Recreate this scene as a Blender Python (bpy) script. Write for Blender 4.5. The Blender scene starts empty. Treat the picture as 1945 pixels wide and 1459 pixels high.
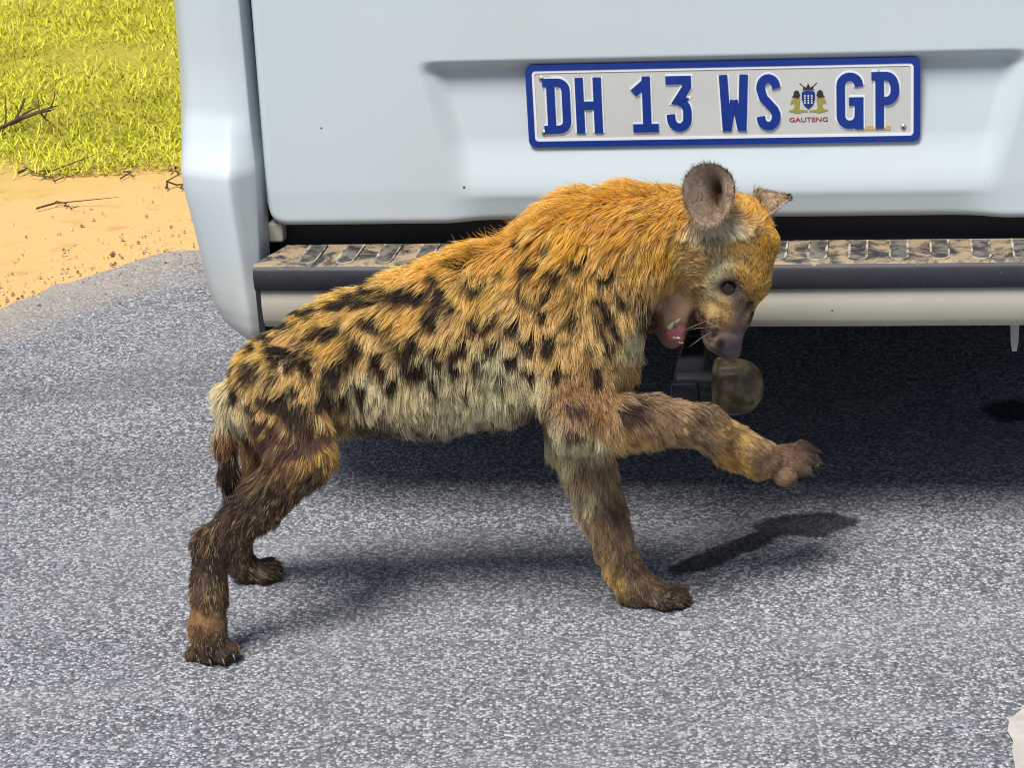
import bpy, bmesh, math, random
import numpy as np
from mathutils import Vector, Matrix, kdtree
from mathutils.bvhtree import BVHTree

rng = np.random.default_rng(7)
random.seed(7)
R = math.radians
scene = bpy.context.scene
COL = scene.collection

# ------------------------------------------------------------------ camera
IMG_W, IMG_H, FPX = 1945.0, 1459.0, 4500.0
CAM = np.array([0.0, 0.0, 1.35])
_p, _r = R(20.0), R(3.4)
FW = np.array([0, math.cos(_p), -math.sin(_p)])
_rt0 = np.array([1.0, 0, 0]); _up0 = np.cross(_rt0, FW)
RT = _rt0 * math.cos(_r) - _up0 * math.sin(_r)
UP = _up0 * math.cos(_r) + _rt0 * math.sin(_r)
cam_data = bpy.data.cameras.new('camera')
cam_data.sensor_fit = 'HORIZONTAL'; cam_data.sensor_width = 36.0
cam_data.lens = FPX / IMG_W * 36.0
cam_data.clip_start = 0.05; cam_data.clip_end = 2000
cam = bpy.data.objects.new('camera', cam_data); COL.objects.link(cam)
m = Matrix.Identity(4)
for i in range(3):
    m[i][0], m[i][1], m[i][2], m[i][3] = RT[i], UP[i], -FW[i], CAM[i]
cam.matrix_world = m
scene.camera = cam

# ------------------------------------------------------------------ light: sun through thin cloud, high behind the camera's left shoulder
SUN_EL, SUN_AZ = R(62), R(-150)      # azimuth of the sun measured from +Y towards +X
world = bpy.data.worlds.new('World'); scene.world = world; world.use_nodes = True
wn = world.node_tree.nodes; wl = world.node_tree.links
sky = wn.new('ShaderNodeTexSky'); sky.sky_type = 'NISHITA'; sky.sun_disc = False
sky.sun_elevation = SUN_EL; sky.sun_rotation = SUN_AZ
sky.air_density = 1.0; sky.dust_density = 2.5; sky.ozone_density = 1.2
wl.new(sky.outputs[0], wn['Background'].inputs[0])
wn['Background'].inputs[1].default_value = 0.06
sun_data = bpy.data.lights.new('sun', 'SUN'); sun_data.energy = 3.5; sun_data.angle = R(23)
sun_data.color = (1.0, 0.95, 0.885)
sun = bpy.data.objects.new('sun', sun_data); COL.objects.link(sun)
sd = Vector((math.sin(SUN_AZ) * math.cos(SUN_EL), math.cos(SUN_AZ) * math.cos(SUN_EL), math.sin(SUN_EL)))
sun.rotation_euler = sd.to_track_quat('Z', 'Y').to_euler()
sun.location = (-2, -3, 6)
vs = scene.view_settings
vs.view_transform = 'Standard'; vs.look = 'None'; vs.gamma = 1.0; vs.use_curve_mapping = False
vs.exposure = 0.54
scene.cycles_curves.shape = 'RIBBONS'
scene.cycles.use_denoising = True
scene.cycles.filter_width = 1.1
scene.cycles.max_bounces = 7; scene.cycles.diffuse_bounces = 4; scene.cycles.glossy_bounces = 3; scene.cycles.transmission_bounces = 6; scene.cycles.transparent_max_bounces = 6

# ------------------------------------------------------------------ helpers
def ray(x, y):
    return FW + RT * ((x - IMG_W / 2) / FPX) - UP * ((y - IMG_H / 2) / FPX)
def at(x, y, Y):
    d = ray(x, y); return CAM + d * (Y / d[1])
def ground_at(x, y):
    d = ray(x, y); return CAM + d * (-CAM[2] / d[2])
def project(P):
    v = P - CAM
    w = v @ FW
    return IMG_W / 2 + FPX * (v @ RT) / w, IMG_H / 2 - FPX * (v @ UP) / w
def mpp(Y):                        # metres for one photo pixel at that depth
    return Y / math.cos(R(20)) / FPX * 0.99
def sstep(a, b, x):
    t = np.clip((x - a) / (b - a), 0, 1); return t * t * (3 - 2 * t)

def tag(o, label=None, cat=None, group=None, kind=None):
    for k, v in (('label', label), ('category', cat), ('group', group), ('kind', kind)):
        if v: o[k] = v
    return o
def empty(name, loc=(0, 0, 0), rz=0.0):
    o = bpy.data.objects.new(name, None); COL.objects.link(o)
    o.empty_display_size = 0.1; o.location = loc; o.rotation_euler = (0, 0, rz)
    return o
def mesh_obj(name, verts, faces, mat, parent=None, smooth=None, mats=None, fmat=None):
    me = bpy.data.meshes.new(name)
    me.from_pydata([tuple(map(float, v)) for v in verts], [], [tuple(map(int, f)) for f in faces])
    return finish(name, me, mat, parent, smooth, mats, fmat)
def finish(name, me, mat, parent=None, smooth=None, mats=None, fmat=None):
    for mm in (mats or [mat]): me.materials.append(mm)
    if fmat is not None: me.polygons.foreach_set('material_index', fmat)
    if smooth is not None:
        bm = bmesh.new(); bm.from_mesh(me)
        bmesh.ops.recalc_face_normals(bm, faces=bm.faces)
        for f in bm.faces: f.smooth = True
        lim = R(smooth)
        for e in bm.edges:
            if len(e.link_faces) == 2 and e.calc_face_angle(0) > lim: e.smooth = False
        bm.to_mesh(me); bm.free()
    me.update()
    o = bpy.data.objects.new(name, me); COL.objects.link(o)
    if parent is not None: o.parent = parent
    return o
def bevel(o, w, seg=3):
    b = o.modifiers.new('bevel', 'BEVEL'); b.width = w; b.segments = seg; b.limit_method = 'ANGLE'; b.angle_limit = R(35)
    for p in o.data.polygons: p.use_smooth = True
    b.harden_normals = False
    return o
def box(name, lo, hi, mat, parent=None, bev=0.0):
    x0, y0, z0 = lo; x1, y1, z1 = hi
    v = [(x0,y0,z0),(x1,y0,z0),(x1,y1,z0),(x0,y1,z0),(x0,y0,z1),(x1,y0,z1),(x1,y1,z1),(x0,y1,z1)]
    f = [(0,3,2,1),(4,5,6,7),(0,1,5,4),(1,2,6,5),(2,3,7,6),(3,0,4,7)]
    o = mesh_obj(name, v, f, mat, parent)
    if bev: bevel(o, bev)
    return o
def prism(name, poly, v0, v1, mat, parent=None, smooth=None):
    """poly in (u,z), extruded along v."""
    n = len(poly)
    V = [(u, v0, z) for u, z in poly] + [(u, v1, z) for u, z in poly]
    F = [tuple(range(n)), tuple(range(2*n-1, n-1, -1))] + [(i, i+n, (i+1) % n + n, (i+1) % n) for i in range(n)]
    return mesh_obj(name, V, F, mat, parent, smooth)
def tube_geo(pts, rad, n=8, V=None, F=None, cap=True):
    V = [] if V is None else V; F = [] if F is None else F
    pts = [Vector(p) for p in pts]; base = len(V)
    rad = rad if hasattr(rad, '__len__') else [rad] * len(pts)
    ref = Vector((0.31, 0.21, 0.93))
    for i, p in enumerate(pts):
        t = (pts[min(i+1, len(pts)-1)] - pts[max(i-1, 0)]).normalized()
        a = t.cross(ref)
        if a.length < .05: a = t.cross(Vector((1, 0, 0)))
        a.normalize(); b = t.cross(a)
        for k in range(n):
            th = 2 * math.pi * k / n
            V.append(p + (a * math.cos(th) + b * math.sin(th)) * rad[i])
    for i in range(len(pts) - 1):
        for k in range(n):
            q = base + i * n
            F.append((q + k, q + (k+1) % n, q + n + (k+1) % n, q + n + k))
    if cap:
        F.append(tuple(base + k for k in range(n))[::-1])
        F.append(tuple(base + (len(pts)-1) * n + k for k in range(n)))
    return V, F
def lathe_geo(prof, n, axis_pt, ax, V=None, F=None):
    """prof: (r, h) pairs turned about axis ax through axis_pt."""
    V = [] if V is None else V; F = [] if F is None else F
    ax = Vector(ax).normalized(); a = ax.orthogonal().normalized(); b = ax.cross(a); base = len(V)
    for r_, h in prof:
        for k in range(n):
            th = 2 * math.pi * k / n
            V.append(Vector(axis_pt) + ax * h + (a * math.cos(th) + b * math.sin(th)) * max(r_, 1e-5))
    for i in range(len(prof) - 1):
        for k in range(n):
            q = base + i * n
            F.append((q + k, q + (k+1) % n, q + n + (k+1) % n, q + n + k))
    return V, F

# ------------------------------------------------------------------ materials
class NT:
    def __init__(self, name):
        self.mat = bpy.data.materials.new(name); self.mat.use_nodes = True
        self.t = self.mat.node_tree; self.n = self.t.nodes; self.b = self.n['Principled BSDF']
        self.tc = None
    def node(self, kind, **kw):
        nd = self.n.new(kind)
        for k, v in kw.items():
            if k.startswith('i_'):
                key = k[2:]
                nd.inputs[int(key) if key.isdigit() else key.replace('_', ' ')].default_value = v
            else: setattr(nd, k, v)
        return nd
    def link(self, a, b): self.t.links.new(a, b)
    def coord(self, kind='Object'):
        if self.tc is None: self.tc = self.node('ShaderNodeTexCoord')
        return self.tc.outputs[kind]
    def noise(self, scale, detail=4, rough=.55, vec=None, dist=0.0):
        nd = self.node('ShaderNodeTexNoise'); nd.inputs['Scale'].default_value = scale
        nd.inputs['Detail'].default_value = detail; nd.inputs['Roughness'].default_value = rough
        nd.inputs['Distortion'].default_value = dist
        self.link(vec if vec is not None else self.coord(), nd.inputs['Vector']); return nd.outputs['Fac']
    def vor(self, scale, feature='F1', out='Distance', rand=1.0, vec=None):
        nd = self.node('ShaderNodeTexVoronoi', feature=feature); nd.inputs['Scale'].default_value = scale
        nd.inputs['Randomness'].default_value = rand
        self.link(vec if vec is not None else self.coord(), nd.inputs['Vector']); return nd.outputs[out]
    def ramp(self, fac, stops, interp='LINEAR'):
        nd = self.node('ShaderNodeValToRGB'); cr = nd.color_ramp; cr.interpolation = interp
        while len(cr.elements) < len(stops): cr.elements.new(.5)
        for e, (p, c) in zip(cr.elements, stops):
            e.position = p; e.color = (*c, 1) if len(c) == 3 else c
        self.link(fac, nd.inputs[0]); return nd.outputs[0]
    def step(self, fac, a, b):
        nd = self.node('ShaderNodeMapRange'); nd.interpolation_type = 'SMOOTHSTEP'
        nd.inputs['From Min'].default_value = a; nd.inputs['From Max'].default_value = b
        self.link(fac, nd.inputs['Value']); return nd.outputs[0]
    def math(self, op, a, b=None, clamp=False):
        nd = self.node('ShaderNodeMath', operation=op); nd.use_clamp = clamp
        for i, v in enumerate((a, b)):
            if v is None: continue
            if isinstance(v, (int, float)): nd.inputs[i].default_value = v
            else: self.link(v, nd.inputs[i])
        return nd.outputs[0]
    def mix(self, fac, a, b, blend='MIX'):
        nd = self.node('ShaderNodeMix', data_type='RGBA', blend_type=blend)
        if isinstance(fac, (int, float)): nd.inputs['Factor'].default_value = fac
        else: self.link(fac, nd.inputs['Factor'])
        for key, v in (('A', a), ('B', b)):
            s = [i for i in nd.inputs if i.identifier == key + '_Color'][0]
            if isinstance(v, tuple): s.default_value = (*v, 1)
            else: self.link(v, s)
        return [o for o in nd.outputs if o.identifier == 'Result_Color'][0]
    def col(self, v):
        if isinstance(v, tuple): self.b.inputs['Base Color'].default_value = (*v, 1)
        else: self.link(v, self.b.inputs['Base Color'])
    def set(self, **kw):
        for k, v in kw.items():
            s = self.b.inputs[k.replace('_', ' ')]
            if isinstance(v, (int, float, tuple)): s.default_value = v
            else: self.link(v, s)
    def bump(self, h, strength=.3, dist=.002):
        nd = self.node('ShaderNodeBump'); nd.inputs['Strength'].default_value = strength
        nd.inputs['Distance'].default_value = dist
        self.link(h, nd.inputs['Height']); self.link(nd.outputs[0], self.b.inputs['Normal'])

def simple(name, col, rough=.5, metal=0.0, var=.12, scale=30, spec=.5, world=False, **kw):
    t = NT(name)
    n = t.noise(scale, 4, vec=t.node('ShaderNodeNewGeometry').outputs['Position'] if world else None)
    if world: n = t.step(n, .35, .65)
    t.col(t.mix(n, tuple(c * (1 - var) for c in col), tuple(min(1, c * (1 + var)) for c in col)))
    t.set(Roughness=rough, Metallic=metal, Specular_IOR_Level=spec, **kw)
    return t.mat

def make_asphalt():
    t = NT('asphalt')
    P = t.coord('Object')
    big = t.noise(1.3, 3, .6); mid = t.noise(9, 4, .6)
    cell = t.vor(250, out='Color'); sep = t.node('ShaderNodeSeparateColor'); t.link(cell, sep.inputs[0])
    d1 = t.vor(250)
    fine = t.noise(420, 3, .7)
    chip = t.ramp(sep.outputs[0], [(0, (.030, .033, .040)), (.28, (.095, .102, .118)), (.58, (.23, .242, .272)), (.82, (.40, .415, .45)), (1, (.58, .595, .625))])
    gap = t.step(d1, .50, .78)
    c = t.mix(t.math('MULTIPLY', gap, .75), chip, (.028, .031, .038))
    c = t.mix(t.math('MULTIPLY', fine, .35), c, (.29, .305, .335))
    c = t.mix(t.step(fine, .62, .74), c, (.36, .38, .42))
    dust = t.math('MULTIPLY', t.step(big, .42, .72), .30)
    c = t.mix(dust, c, (.26, .265, .28))
    c = t.mix(t.math('MULTIPLY', t.step(mid, .5, .75), .18), c, (.20, .215, .25))
    big2 = t.vor(58, out='Color'); s2 = t.node('ShaderNodeSeparateColor'); t.link(big2, s2.inputs[0]); dd2 = t.vor(58)
    stone = t.math('MULTIPLY', t.math('SUBTRACT', 1.0, t.step(dd2, .22, .34)), t.step(s2.outputs[0], .80, .84))
    c = t.mix(t.math('MULTIPLY', stone, .55), c, t.mix(s2.outputs[1], (.14, .145, .16), (.52, .52, .53)))
    mp = t.node('ShaderNodeMapping'); mp.inputs['Scale'].default_value = (.7, 3.2, 1); t.link(P, mp.inputs['Vector'])
    band = t.noise(1.6, 4, .6, vec=mp.outputs[0])
    c = t.mix(t.math('MULTIPLY', t.step(band, .50, .68), .22), c, (.30, .305, .315))
    c = t.mix(t.math('MULTIPLY', t.math('SUBTRACT', 1.0, t.step(band, .34, .46)), .25), c, (.075, .08, .092))
    # raised foreleg's shadow painted beyond the forefoot, and a dark patch under the van
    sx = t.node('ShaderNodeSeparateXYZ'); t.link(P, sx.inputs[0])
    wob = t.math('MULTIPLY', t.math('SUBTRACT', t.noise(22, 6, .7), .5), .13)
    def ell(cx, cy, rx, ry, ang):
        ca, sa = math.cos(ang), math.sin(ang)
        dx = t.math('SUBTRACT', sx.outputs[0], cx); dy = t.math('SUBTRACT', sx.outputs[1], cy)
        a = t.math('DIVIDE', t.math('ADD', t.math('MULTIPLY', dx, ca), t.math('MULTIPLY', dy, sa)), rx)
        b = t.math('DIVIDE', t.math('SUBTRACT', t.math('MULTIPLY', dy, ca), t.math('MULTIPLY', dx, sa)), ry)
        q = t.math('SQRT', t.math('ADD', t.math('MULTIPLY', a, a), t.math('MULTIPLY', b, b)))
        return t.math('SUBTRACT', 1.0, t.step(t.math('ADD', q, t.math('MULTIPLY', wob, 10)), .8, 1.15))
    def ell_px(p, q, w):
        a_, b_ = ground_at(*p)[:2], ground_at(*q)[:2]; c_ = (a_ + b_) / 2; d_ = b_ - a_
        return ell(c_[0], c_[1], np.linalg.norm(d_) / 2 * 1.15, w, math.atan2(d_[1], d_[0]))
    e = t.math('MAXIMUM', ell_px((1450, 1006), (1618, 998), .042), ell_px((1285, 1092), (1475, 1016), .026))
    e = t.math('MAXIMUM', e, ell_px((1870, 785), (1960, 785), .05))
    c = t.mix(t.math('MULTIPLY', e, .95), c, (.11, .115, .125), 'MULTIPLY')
    dl = t.math('ADD', t.math('MULTIPLY', t.math('ADD', sx.outputs[0], .78), -.70), t.math('MULTIPLY', t.math('SUBTRACT', sx.outputs[1], 4.42), .716))
    dm = t.step(t.math('ADD', dl, t.math('MULTIPLY', t.math('SUBTRACT', t.noise(7, 5, .7), .5), .5)), -.26, .10)
    c = t.mix(t.math('MULTIPLY', dm, .62), c, (.40, .35, .29))
    t.col(c)
    t.set(Roughness=.85, Specular_IOR_Level=.25)
    h = t.math('ADD', t.math('MULTIPLY', t.math('SUBTRACT', 1.0, d1), .7), t.math('MULTIPLY', fine, .4))
    t.bump(h, .7, .0035)
    return t.mat

def make_sand():
    t = NT('sand')
    a = t.noise(1.1, 4); b = t.noise(14, 5, .65); f = t.noise(240, 3, .7)
    c = t.mix(a, (.62, .385, .155), (.71, .46, .20))
    c = t.mix(t.math('MULTIPLY', t.step(b, .52, .75), .55), c, (.42, .245, .10))
    c = t.mix(t.math('MULTIPLY', t.step(f, .60, .72), .5), c, (.30, .17, .07))
    # soil under the grass
    sx = t.node('ShaderNodeSeparateXYZ'); t.link(t.coord(), sx.inputs[0])
    y = t.math('ADD', sx.outputs[1], t.math('MULTIPLY', t.noise(2.2, 4), .9))
    c = t.mix(t.math('MULTIPLY', t.step(y, 5.55, 6.0), .85), c, (.34, .33, .030))
    t.col(c); t.set(Roughness=.95, Specular_IOR_Level=.1)
    t.bump(t.math('ADD', b, t.math('MULTIPLY', f, .4)), .6, .012)
    return t.mat

def make_paint():
    t = NT('white_van_paint')
    n = t.noise(4, 4); st = t.noise(2.5, 5, .6)
    base = t.mix(n, (.46, .54, .59), (.505, .58, .62))
    sx = t.node('ShaderNodeSeparateXYZ'); t.link(t.coord(), sx.inputs[0])
    low = t.math('SUBTRACT', 1.0, t.step(t.math('ADD', sx.outputs[2], t.math('MULTIPLY', t.noise(18, 5), .16)), .33, .56))
    base = t.mix(t.math('MULTIPLY', low, .5), base, (.48, .42, .31))          # road dust thrown up low down
    sp = t.vor(26); sep = t.node('ShaderNodeSeparateColor'); t.link(t.vor(26, out='Color'), sep.inputs[0])
    dot = t.math('MULTIPLY', t.math('SUBTRACT', 1.0, t.step(sp, .035, .07)), t.step(sep.outputs[0], .86, .88))
    base = t.mix(dot, base, (.05, .045, .05))
    film = t.math('MULTIPLY', t.step(st, .45, .75), .20)
    base = t.mix(film, base, (.52, .50, .45))
    t.col(base); t.set(Roughness=.5, Coat_Weight=.12, Coat_Roughness=.25, Specular_IOR_Level=.35)
    return t.mat

def make_step():
    t = NT('dusty_black_step_plastic')
    n = t.noise(22, 6, .7, dist=.6); n2 = t.noise(120, 4, .7)
    geo = t.node('ShaderNodeNewGeometry'); sp = t.node('ShaderNodeSeparateXYZ'); t.link(geo.outputs['True Normal'], sp.inputs[0])
    upf = t.step(sp.outputs[2], .6, .95)
    dust = t.math('MULTIPLY', t.step(t.math('ADD', n, t.math('MULTIPLY', n2, .25)), .50, .70), upf)
    c = t.mix(t.noise(40, 4), (.012, .014, .021), (.026, .029, .040))
    c = t.mix(t.math('MULTIPLY', dust, .9), c, (.33, .25, .155))
    c = t.mix(t.math('MULTIPLY', t.step(n2, .66, .74), .5), c, (.30, .29, .28))
    t.col(c); t.set(Roughness=.55); t.bump(n2, .25, .001)
    return t.mat

M = {}
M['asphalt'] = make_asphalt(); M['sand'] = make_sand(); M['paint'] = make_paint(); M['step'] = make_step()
M['lower'] = None
def make_lower():
    t = NT('dusty_cream_bumper')
    n = t.noise(12, 5); f = t.noise(160, 4, .7)
    c = t.mix(n, (.47, .46, .40), (.40, .385, .31))
    c = t.mix(t.math('MULTIPLY', t.step(f, .62, .74), .6), c, (.16, .14, .10))
    sp = t.vor(60); sep = t.node('ShaderNodeSeparateColor'); t.link(t.vor(60, out='Color'), sep.inputs[0])
    dot = t.math('MULTIPLY', t.math('SUBTRACT', 1.0, t.step(sp, .08, .15)), t.step(sep.outputs[0], .8, .83))
    c = t.mix(dot, c, (.10, .08, .06))
    t.col(c); t.set(Roughness=.6); return t.mat
M['lower'] = make_lower()
M['black'] = simple('black_trim', (.012, .013, .018), .6)
M['rubber'] = simple('tyre_rubber', (.02, .02, .022), .85, scale=60)
M['pad'] = simple('dusty_tread_pad', (.085, .078, .070), .7, scale=55, var=.75, world=True)
M['worn'] = simple('worn_step_edge', (.28, .25, .20), .7, scale=40, var=.75, world=True)
M['steel'] = simple('grey_bracket_steel', (.33, .33, .33), .5, .3)
M['dark_steel'] = simple('dark_tow_steel', (.035, .04, .05), .4, .5)
M['greased'] = simple('greased_tow_ball', (.26, .19, .09), .35, .2, scale=45, var=.8)
M['rim'] = simple('silver_rim', (.55, .56, .58), .3, .9)
M['glass'] = simple('dark_window_glass', (.015, .018, .02), .05)
M['red_lens'] = simple('red_tail_lens', (.45, .01, .012), .15)
M['plate'] = simple('plate_white', (.52, .54, .53), .45, scale=18, var=.08)
M['blue'] = simple('plate_blue', (.004, .032, .235), .35, var=.15)
M['plate_rim'] = simple('plate_white_edge', (.74, .77, .82), .4, var=.03)
M['screw'] = simple('plate_screw', (.40, .37, .30), .4, .6, scale=200, var=.3)
M['navy'] = simple('crest_navy', (.01, .035, .20), .4)
M['olive'] = simple('crest_olive', (.30, .27, .06), .5, scale=300, var=.3)
M['ink'] = simple('crest_ink', (.03, .025, .03), .5)
M['red_ink'] = simple('crest_red', (.33, .02, .05), .5)
M['rust'] = simple('old_tape', (.50, .33, .14), .7, scale=120, var=.35)
M['pale'] = simple('pale_concrete', (.42, .40, .37), .95, scale=60, var=.3)
M['twig'] = simple('dry_twig', (.07, .045, .025), .9, scale=80, var=.4)
M['claw'] = simple('claw_horn', (.035, .025, .02), .35)
M['tooth'] = simple('tooth', (.62, .55, .43), .3, var=.1, scale=200)
M['tongue'] = simple('tongue', (.30, .095, .095), .25, var=.6, scale=160)

# ------------------------------------------------------------------ the setting
def sheet(name, pts, z, mat, kind='structure'):
    o = mesh_obj(name, [(x, y, z) for x, y in pts], [tuple(range(len(pts)))], mat)
    return tag(o, kind=kind)
g = 600.0
sheet('ground', [(-g, -g), (g, -g), (g, g), (-g, g)], 0.0, M['sand'])
# road: ragged far edge traced where the tar meets the sand
edge_px = [(-420, 690), (-120, 632), (0, 597), (106, 549), (221, 521), (297, 494), (382, 476), (520, 452), (760, 420)]
edge = [ground_at(*q)[:2] for q in edge_px]
d0 = edge[-1] - edge[-2]; d0 /= np.linalg.norm(d0)
edge = [np.array([-60.0, edge[0][1] - 10.5]), np.array([-9.0, edge[0][1] - 1.6])] + edge + [edge[-1] + d0 * 4 + np.array([0, -.5]), np.array([60.0, 16.0])]
fine_edge = []
for a, b in zip(edge[:-1], edge[1:]):
    L = np.linalg.norm(b - a); n = int(min(160, max(2, L / .02)))
    for k in range(n):
        p = a + (b - a) * k / n
        w = .05 * math.sin(p[0] * 7.1 + 1) + .022 * math.sin(p[0] * 23.7) + rng.normal(0, .011)
        fine_edge.append((p[0], p[1] + w * .6))
fine_edge.append(tuple(edge[-1]))
tar = [(-60, -25), (60, -25)] + fine_edge[::-1]
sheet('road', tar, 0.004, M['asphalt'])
pp = [(1913, 1400), (1918, 1378), (1932, 1366), (1950, 1352), (2010, 1340), (2080, 1380), (2090, 1500), (2040, 1580), (1960, 1590), (1935, 1520), (1928, 1470), (1922, 1440), (1924, 1420)]
sheet('pale_road_patch', [ground_at(*q)[:2] for q in pp], 0.008, M['pale'])

# grit along the tar edge (uncountable)
def grit():
    V, F = [], []
    pts = np.array([p for p in fine_edge if -2.2 < p[0] < 1.0])
    for k in range(2200):
        p = pts[rng.integers(len(pts))]
        off = rng.normal(0, .11) if rng.random() < .75 else rng.uniform(-.3, .7)
        x, y = p[0] + rng.normal(0, .03), p[1] + off
        s = abs(rng.normal(0, .0018)) + .0012
        b = len(V); a0 = rng.uniform(0, 6.3)
        for q in range(4):
            V.append((x + s * math.cos(a0 + q * 1.57) * rng.uniform(.7, 1.3), y + s * math.sin(a0 + q * 1.57) * rng.uniform(.7, 1.3), .003))
        V.append((x, y, .004 + s * .9))
        F += [(b, b+1, b+4), (b+1, b+2, b+4), (b+2, b+3, b+4), (b+3, b, b+4)]
    t = NT('grit_stone')
    oi = t.node('ShaderNodeNewGeometry')
    c = t.ramp(oi.outputs['Random Per Island'], [(0, (.10, .07, .045)), (.3, (.26, .18, .11)), (.7, (.46, .34, .22)), (1, (.60, .50, .38))])
    t.col(c); t.set(Roughness=.9)
    o = mesh_obj('gravel', V, F, t.mat); tag(o, kind='stuff')
grit()

# grass mat behind the sand
def grass():
    t = NT('lime_grass')
    gi = t.node('ShaderNodeNewGeometry')
    c = t.ramp(gi.outputs['Random Per Island'], [(0, (.15, .17, .012)), (.2, (.36, .39, .018)), (.6, (.54, .57, .030)), (.88, (.66, .64, .055)), (1, (.70, .62, .16))])
    pn = t.noise(1.7, 4, .6); c = t.mix(t.math('MULTIPLY', t.step(pn, .5, .72), .55), c, (.14, .125, .02)); c = t.mix(t.math('MULTIPLY', t.math('SUBTRACT', 1.0, t.step(pn, .30, .45)), .45), c, (.66, .56, .12))
    t.col(c); t.set(Roughness=.7, Specular_IOR_Level=.2)
    n = 230000
    y = 5.25 + rng.random(n) ** 1.25 * 5.2
    x = rng.uniform(-3.6, 1.6, n)
    nx = 110000; xo = rng.uniform(-9, 9, nx); yo = rng.uniform(5.2, 14, nx)          # thinner cover beside the view
    fe = np.array(fine_edge); ok_ = ((xo < -3.6) | (xo > 1.6)) & (yo > np.interp(xo, fe[:, 0], fe[:, 1]) + .9)
    x = np.concatenate([x, xo[ok_]]); y = np.concatenate([y, yo[ok_]]); n = len(x)
    edge_y = 5.42 + .16 * np.sin(x * 3.1 + .5) + .10 * np.sin(x * 8.3) + .05 * np.sin(x * 21)
    keep = (y > edge_y + rng.normal(0, .07, n))
    pat = np.sin(x * 2.3 + y * 1.1) * np.sin(y * 3.1 - x * .7) + .6 * np.sin(x * 6.1 + 2) * np.sin(y * 7.3)
    keep &= (pat > -.80 + rng.normal(0, .3, n))
    x, y, pat = x[keep], y[keep], pat[keep]; n = len(x)
    L = rng.uniform(.010, .040, n) * (1 + .4 * rng.random(n)); az = rng.uniform(0, 2 * np.pi, n)
    lean = rng.uniform(.8, 1.45, n); w = rng.uniform(.0008, .0022, n)
    dx, dy = np.cos(az), np.sin(az); zz0 = rng.uniform(0, .012, n)
    V = np.zeros((n, 5, 3))
    for k, (f, zf) in enumerate(((0, 0), (.55, .75), (1, .8))):
        px = x + dx * L * np.sin(lean) * f; py = y + dy * L * np.sin(lean) * f
        pz = zz0 + L * np.cos(lean) * (f if k < 2 else .85) + (k == 1) * L * .12
        if k < 2:
            ww = w * (1 - .35 * k)
            V[:, 2*k] = np.stack([px - dy * ww, py + dx * ww, pz], 1); V[:, 2*k+1] = np.stack([px + dy * ww, py - dx * ww, pz], 1)
        else: V[:, 4] = np.stack([px, py, pz], 1)
    b = np.arange(n) * 5
    me = bpy.data.meshes.new('grass')
    quads = np.stack([b, b+1, b+3, b+2], 1); tris = np.stack([b+2, b+3, b+4], 1)
    me.from_pydata(V.reshape(-1, 3).tolist(), [], quads.tolist() + tris.tolist())
    o = finish('grass', me, t.mat)
    tag(o, kind='stuff')
grass()

# twigs lying on the sand
def twig(label, ends, rad=.004, branches=0, lift=.006, cat='twig', name='fallen_twig', grp='twigs lying on the sand'):
    a, b = ground_at(*ends[0]), ground_at(*ends[1])
    o = empty(name, tuple((a + b) / 2)); c = (a + b) / 2
    pts = []
    for k in range(9):
        f = k / 8; p = a + (b - a) * f - c
        pts.append((p[0] + rng.normal(0, .006), p[1] + .03 * math.sin(f * 5) + rng.normal(0, .008), lift + abs(rng.normal(0, .004))))
    rad *= .6; V, F = tube_geo(pts, [rad * (1 - .6 * k / 8) for k in range(9)], 6)
    mesh_obj('stem', V, F, M['twig'], o, 50)
    for k in range(branches):
        s = pts[2 + k * 2]; d = (b - a) / np.linalg.norm(b - a) + rng.normal(0, .4, 3); d /= np.linalg.norm(d)
        q = [(s[0] + d[0] * .05 * j, s[1] + d[1] * .05 * j, max(.004, s[2] + abs(d[2]) * .02 * j)) for j in range(4)]
        V, F = tube_geo(q, [rad * .55, rad * .5, rad * .4, rad * .2], 5)
        mesh_obj('side_shoot', V, F, M['twig'], o, 50)
    tag(o, label, cat, grp)
twig('long curved dark twig on the sand just below the grass', ((33, 338), (122, 342)), .0055, 2)
twig('thin dry twig on the open sand nearest the road', ((80, 402), (148, 393)), .0042, 1)
twig('short twig on the sand touching the van corner', ((312, 366), (362, 360)), .0046, 1)
twig('thin straight twig beside the van just under the grass edge', ((315, 333), (352, 329)), .0035)
twig('small broken twig in the middle of the sand strip', ((238, 340), (256, 335)), .003)
twig('tiny pale stick at the grass edge', ((225, 318), (262, 321)), .003)
# dead branched bush at the left border
def dead_branch():
    base = ground_at(-45, 268); o = empty('dead_branch', tuple(base))
    def grow(p, d, L, r_, depth):
        q = [np.array(p)]; dd = np.array(d, float)
        for k in range(5):
            dd = dd + rng.normal(0, .16, 3); dd /= np.linalg.norm(dd)
            q.append(q[-1] + dd * L / 5)
        V, F = tube_geo([Vector(v) for v in q], [r_ * (1 - .13 * k) for k in range(6)], 6)
        mesh_obj('stem' if depth == 0 else 'side_shoot', V, F, M['twig'], o, 50)
        if depth < 2:
            for k in range(3 if depth == 0 else 3):
                s = q[2 + (k % 4)]; nd = dd * .7 + rng.normal(0, .55, 3); nd[2] = abs(nd[2]) * .7
                grow(s, nd / np.linalg.norm(nd), L * .52, r_ * .55, depth + 1)
    grow((0, 0, 0), (.75, .1, .62), .20, .0075, 0)
    grow((0.01, .02, 0), (.8, .4, .35), .17, .006, 1)
    tag(o, 'bare dark dead branch sticking out of the grass at the left border', 'dead branch')
dead_branch()

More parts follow.
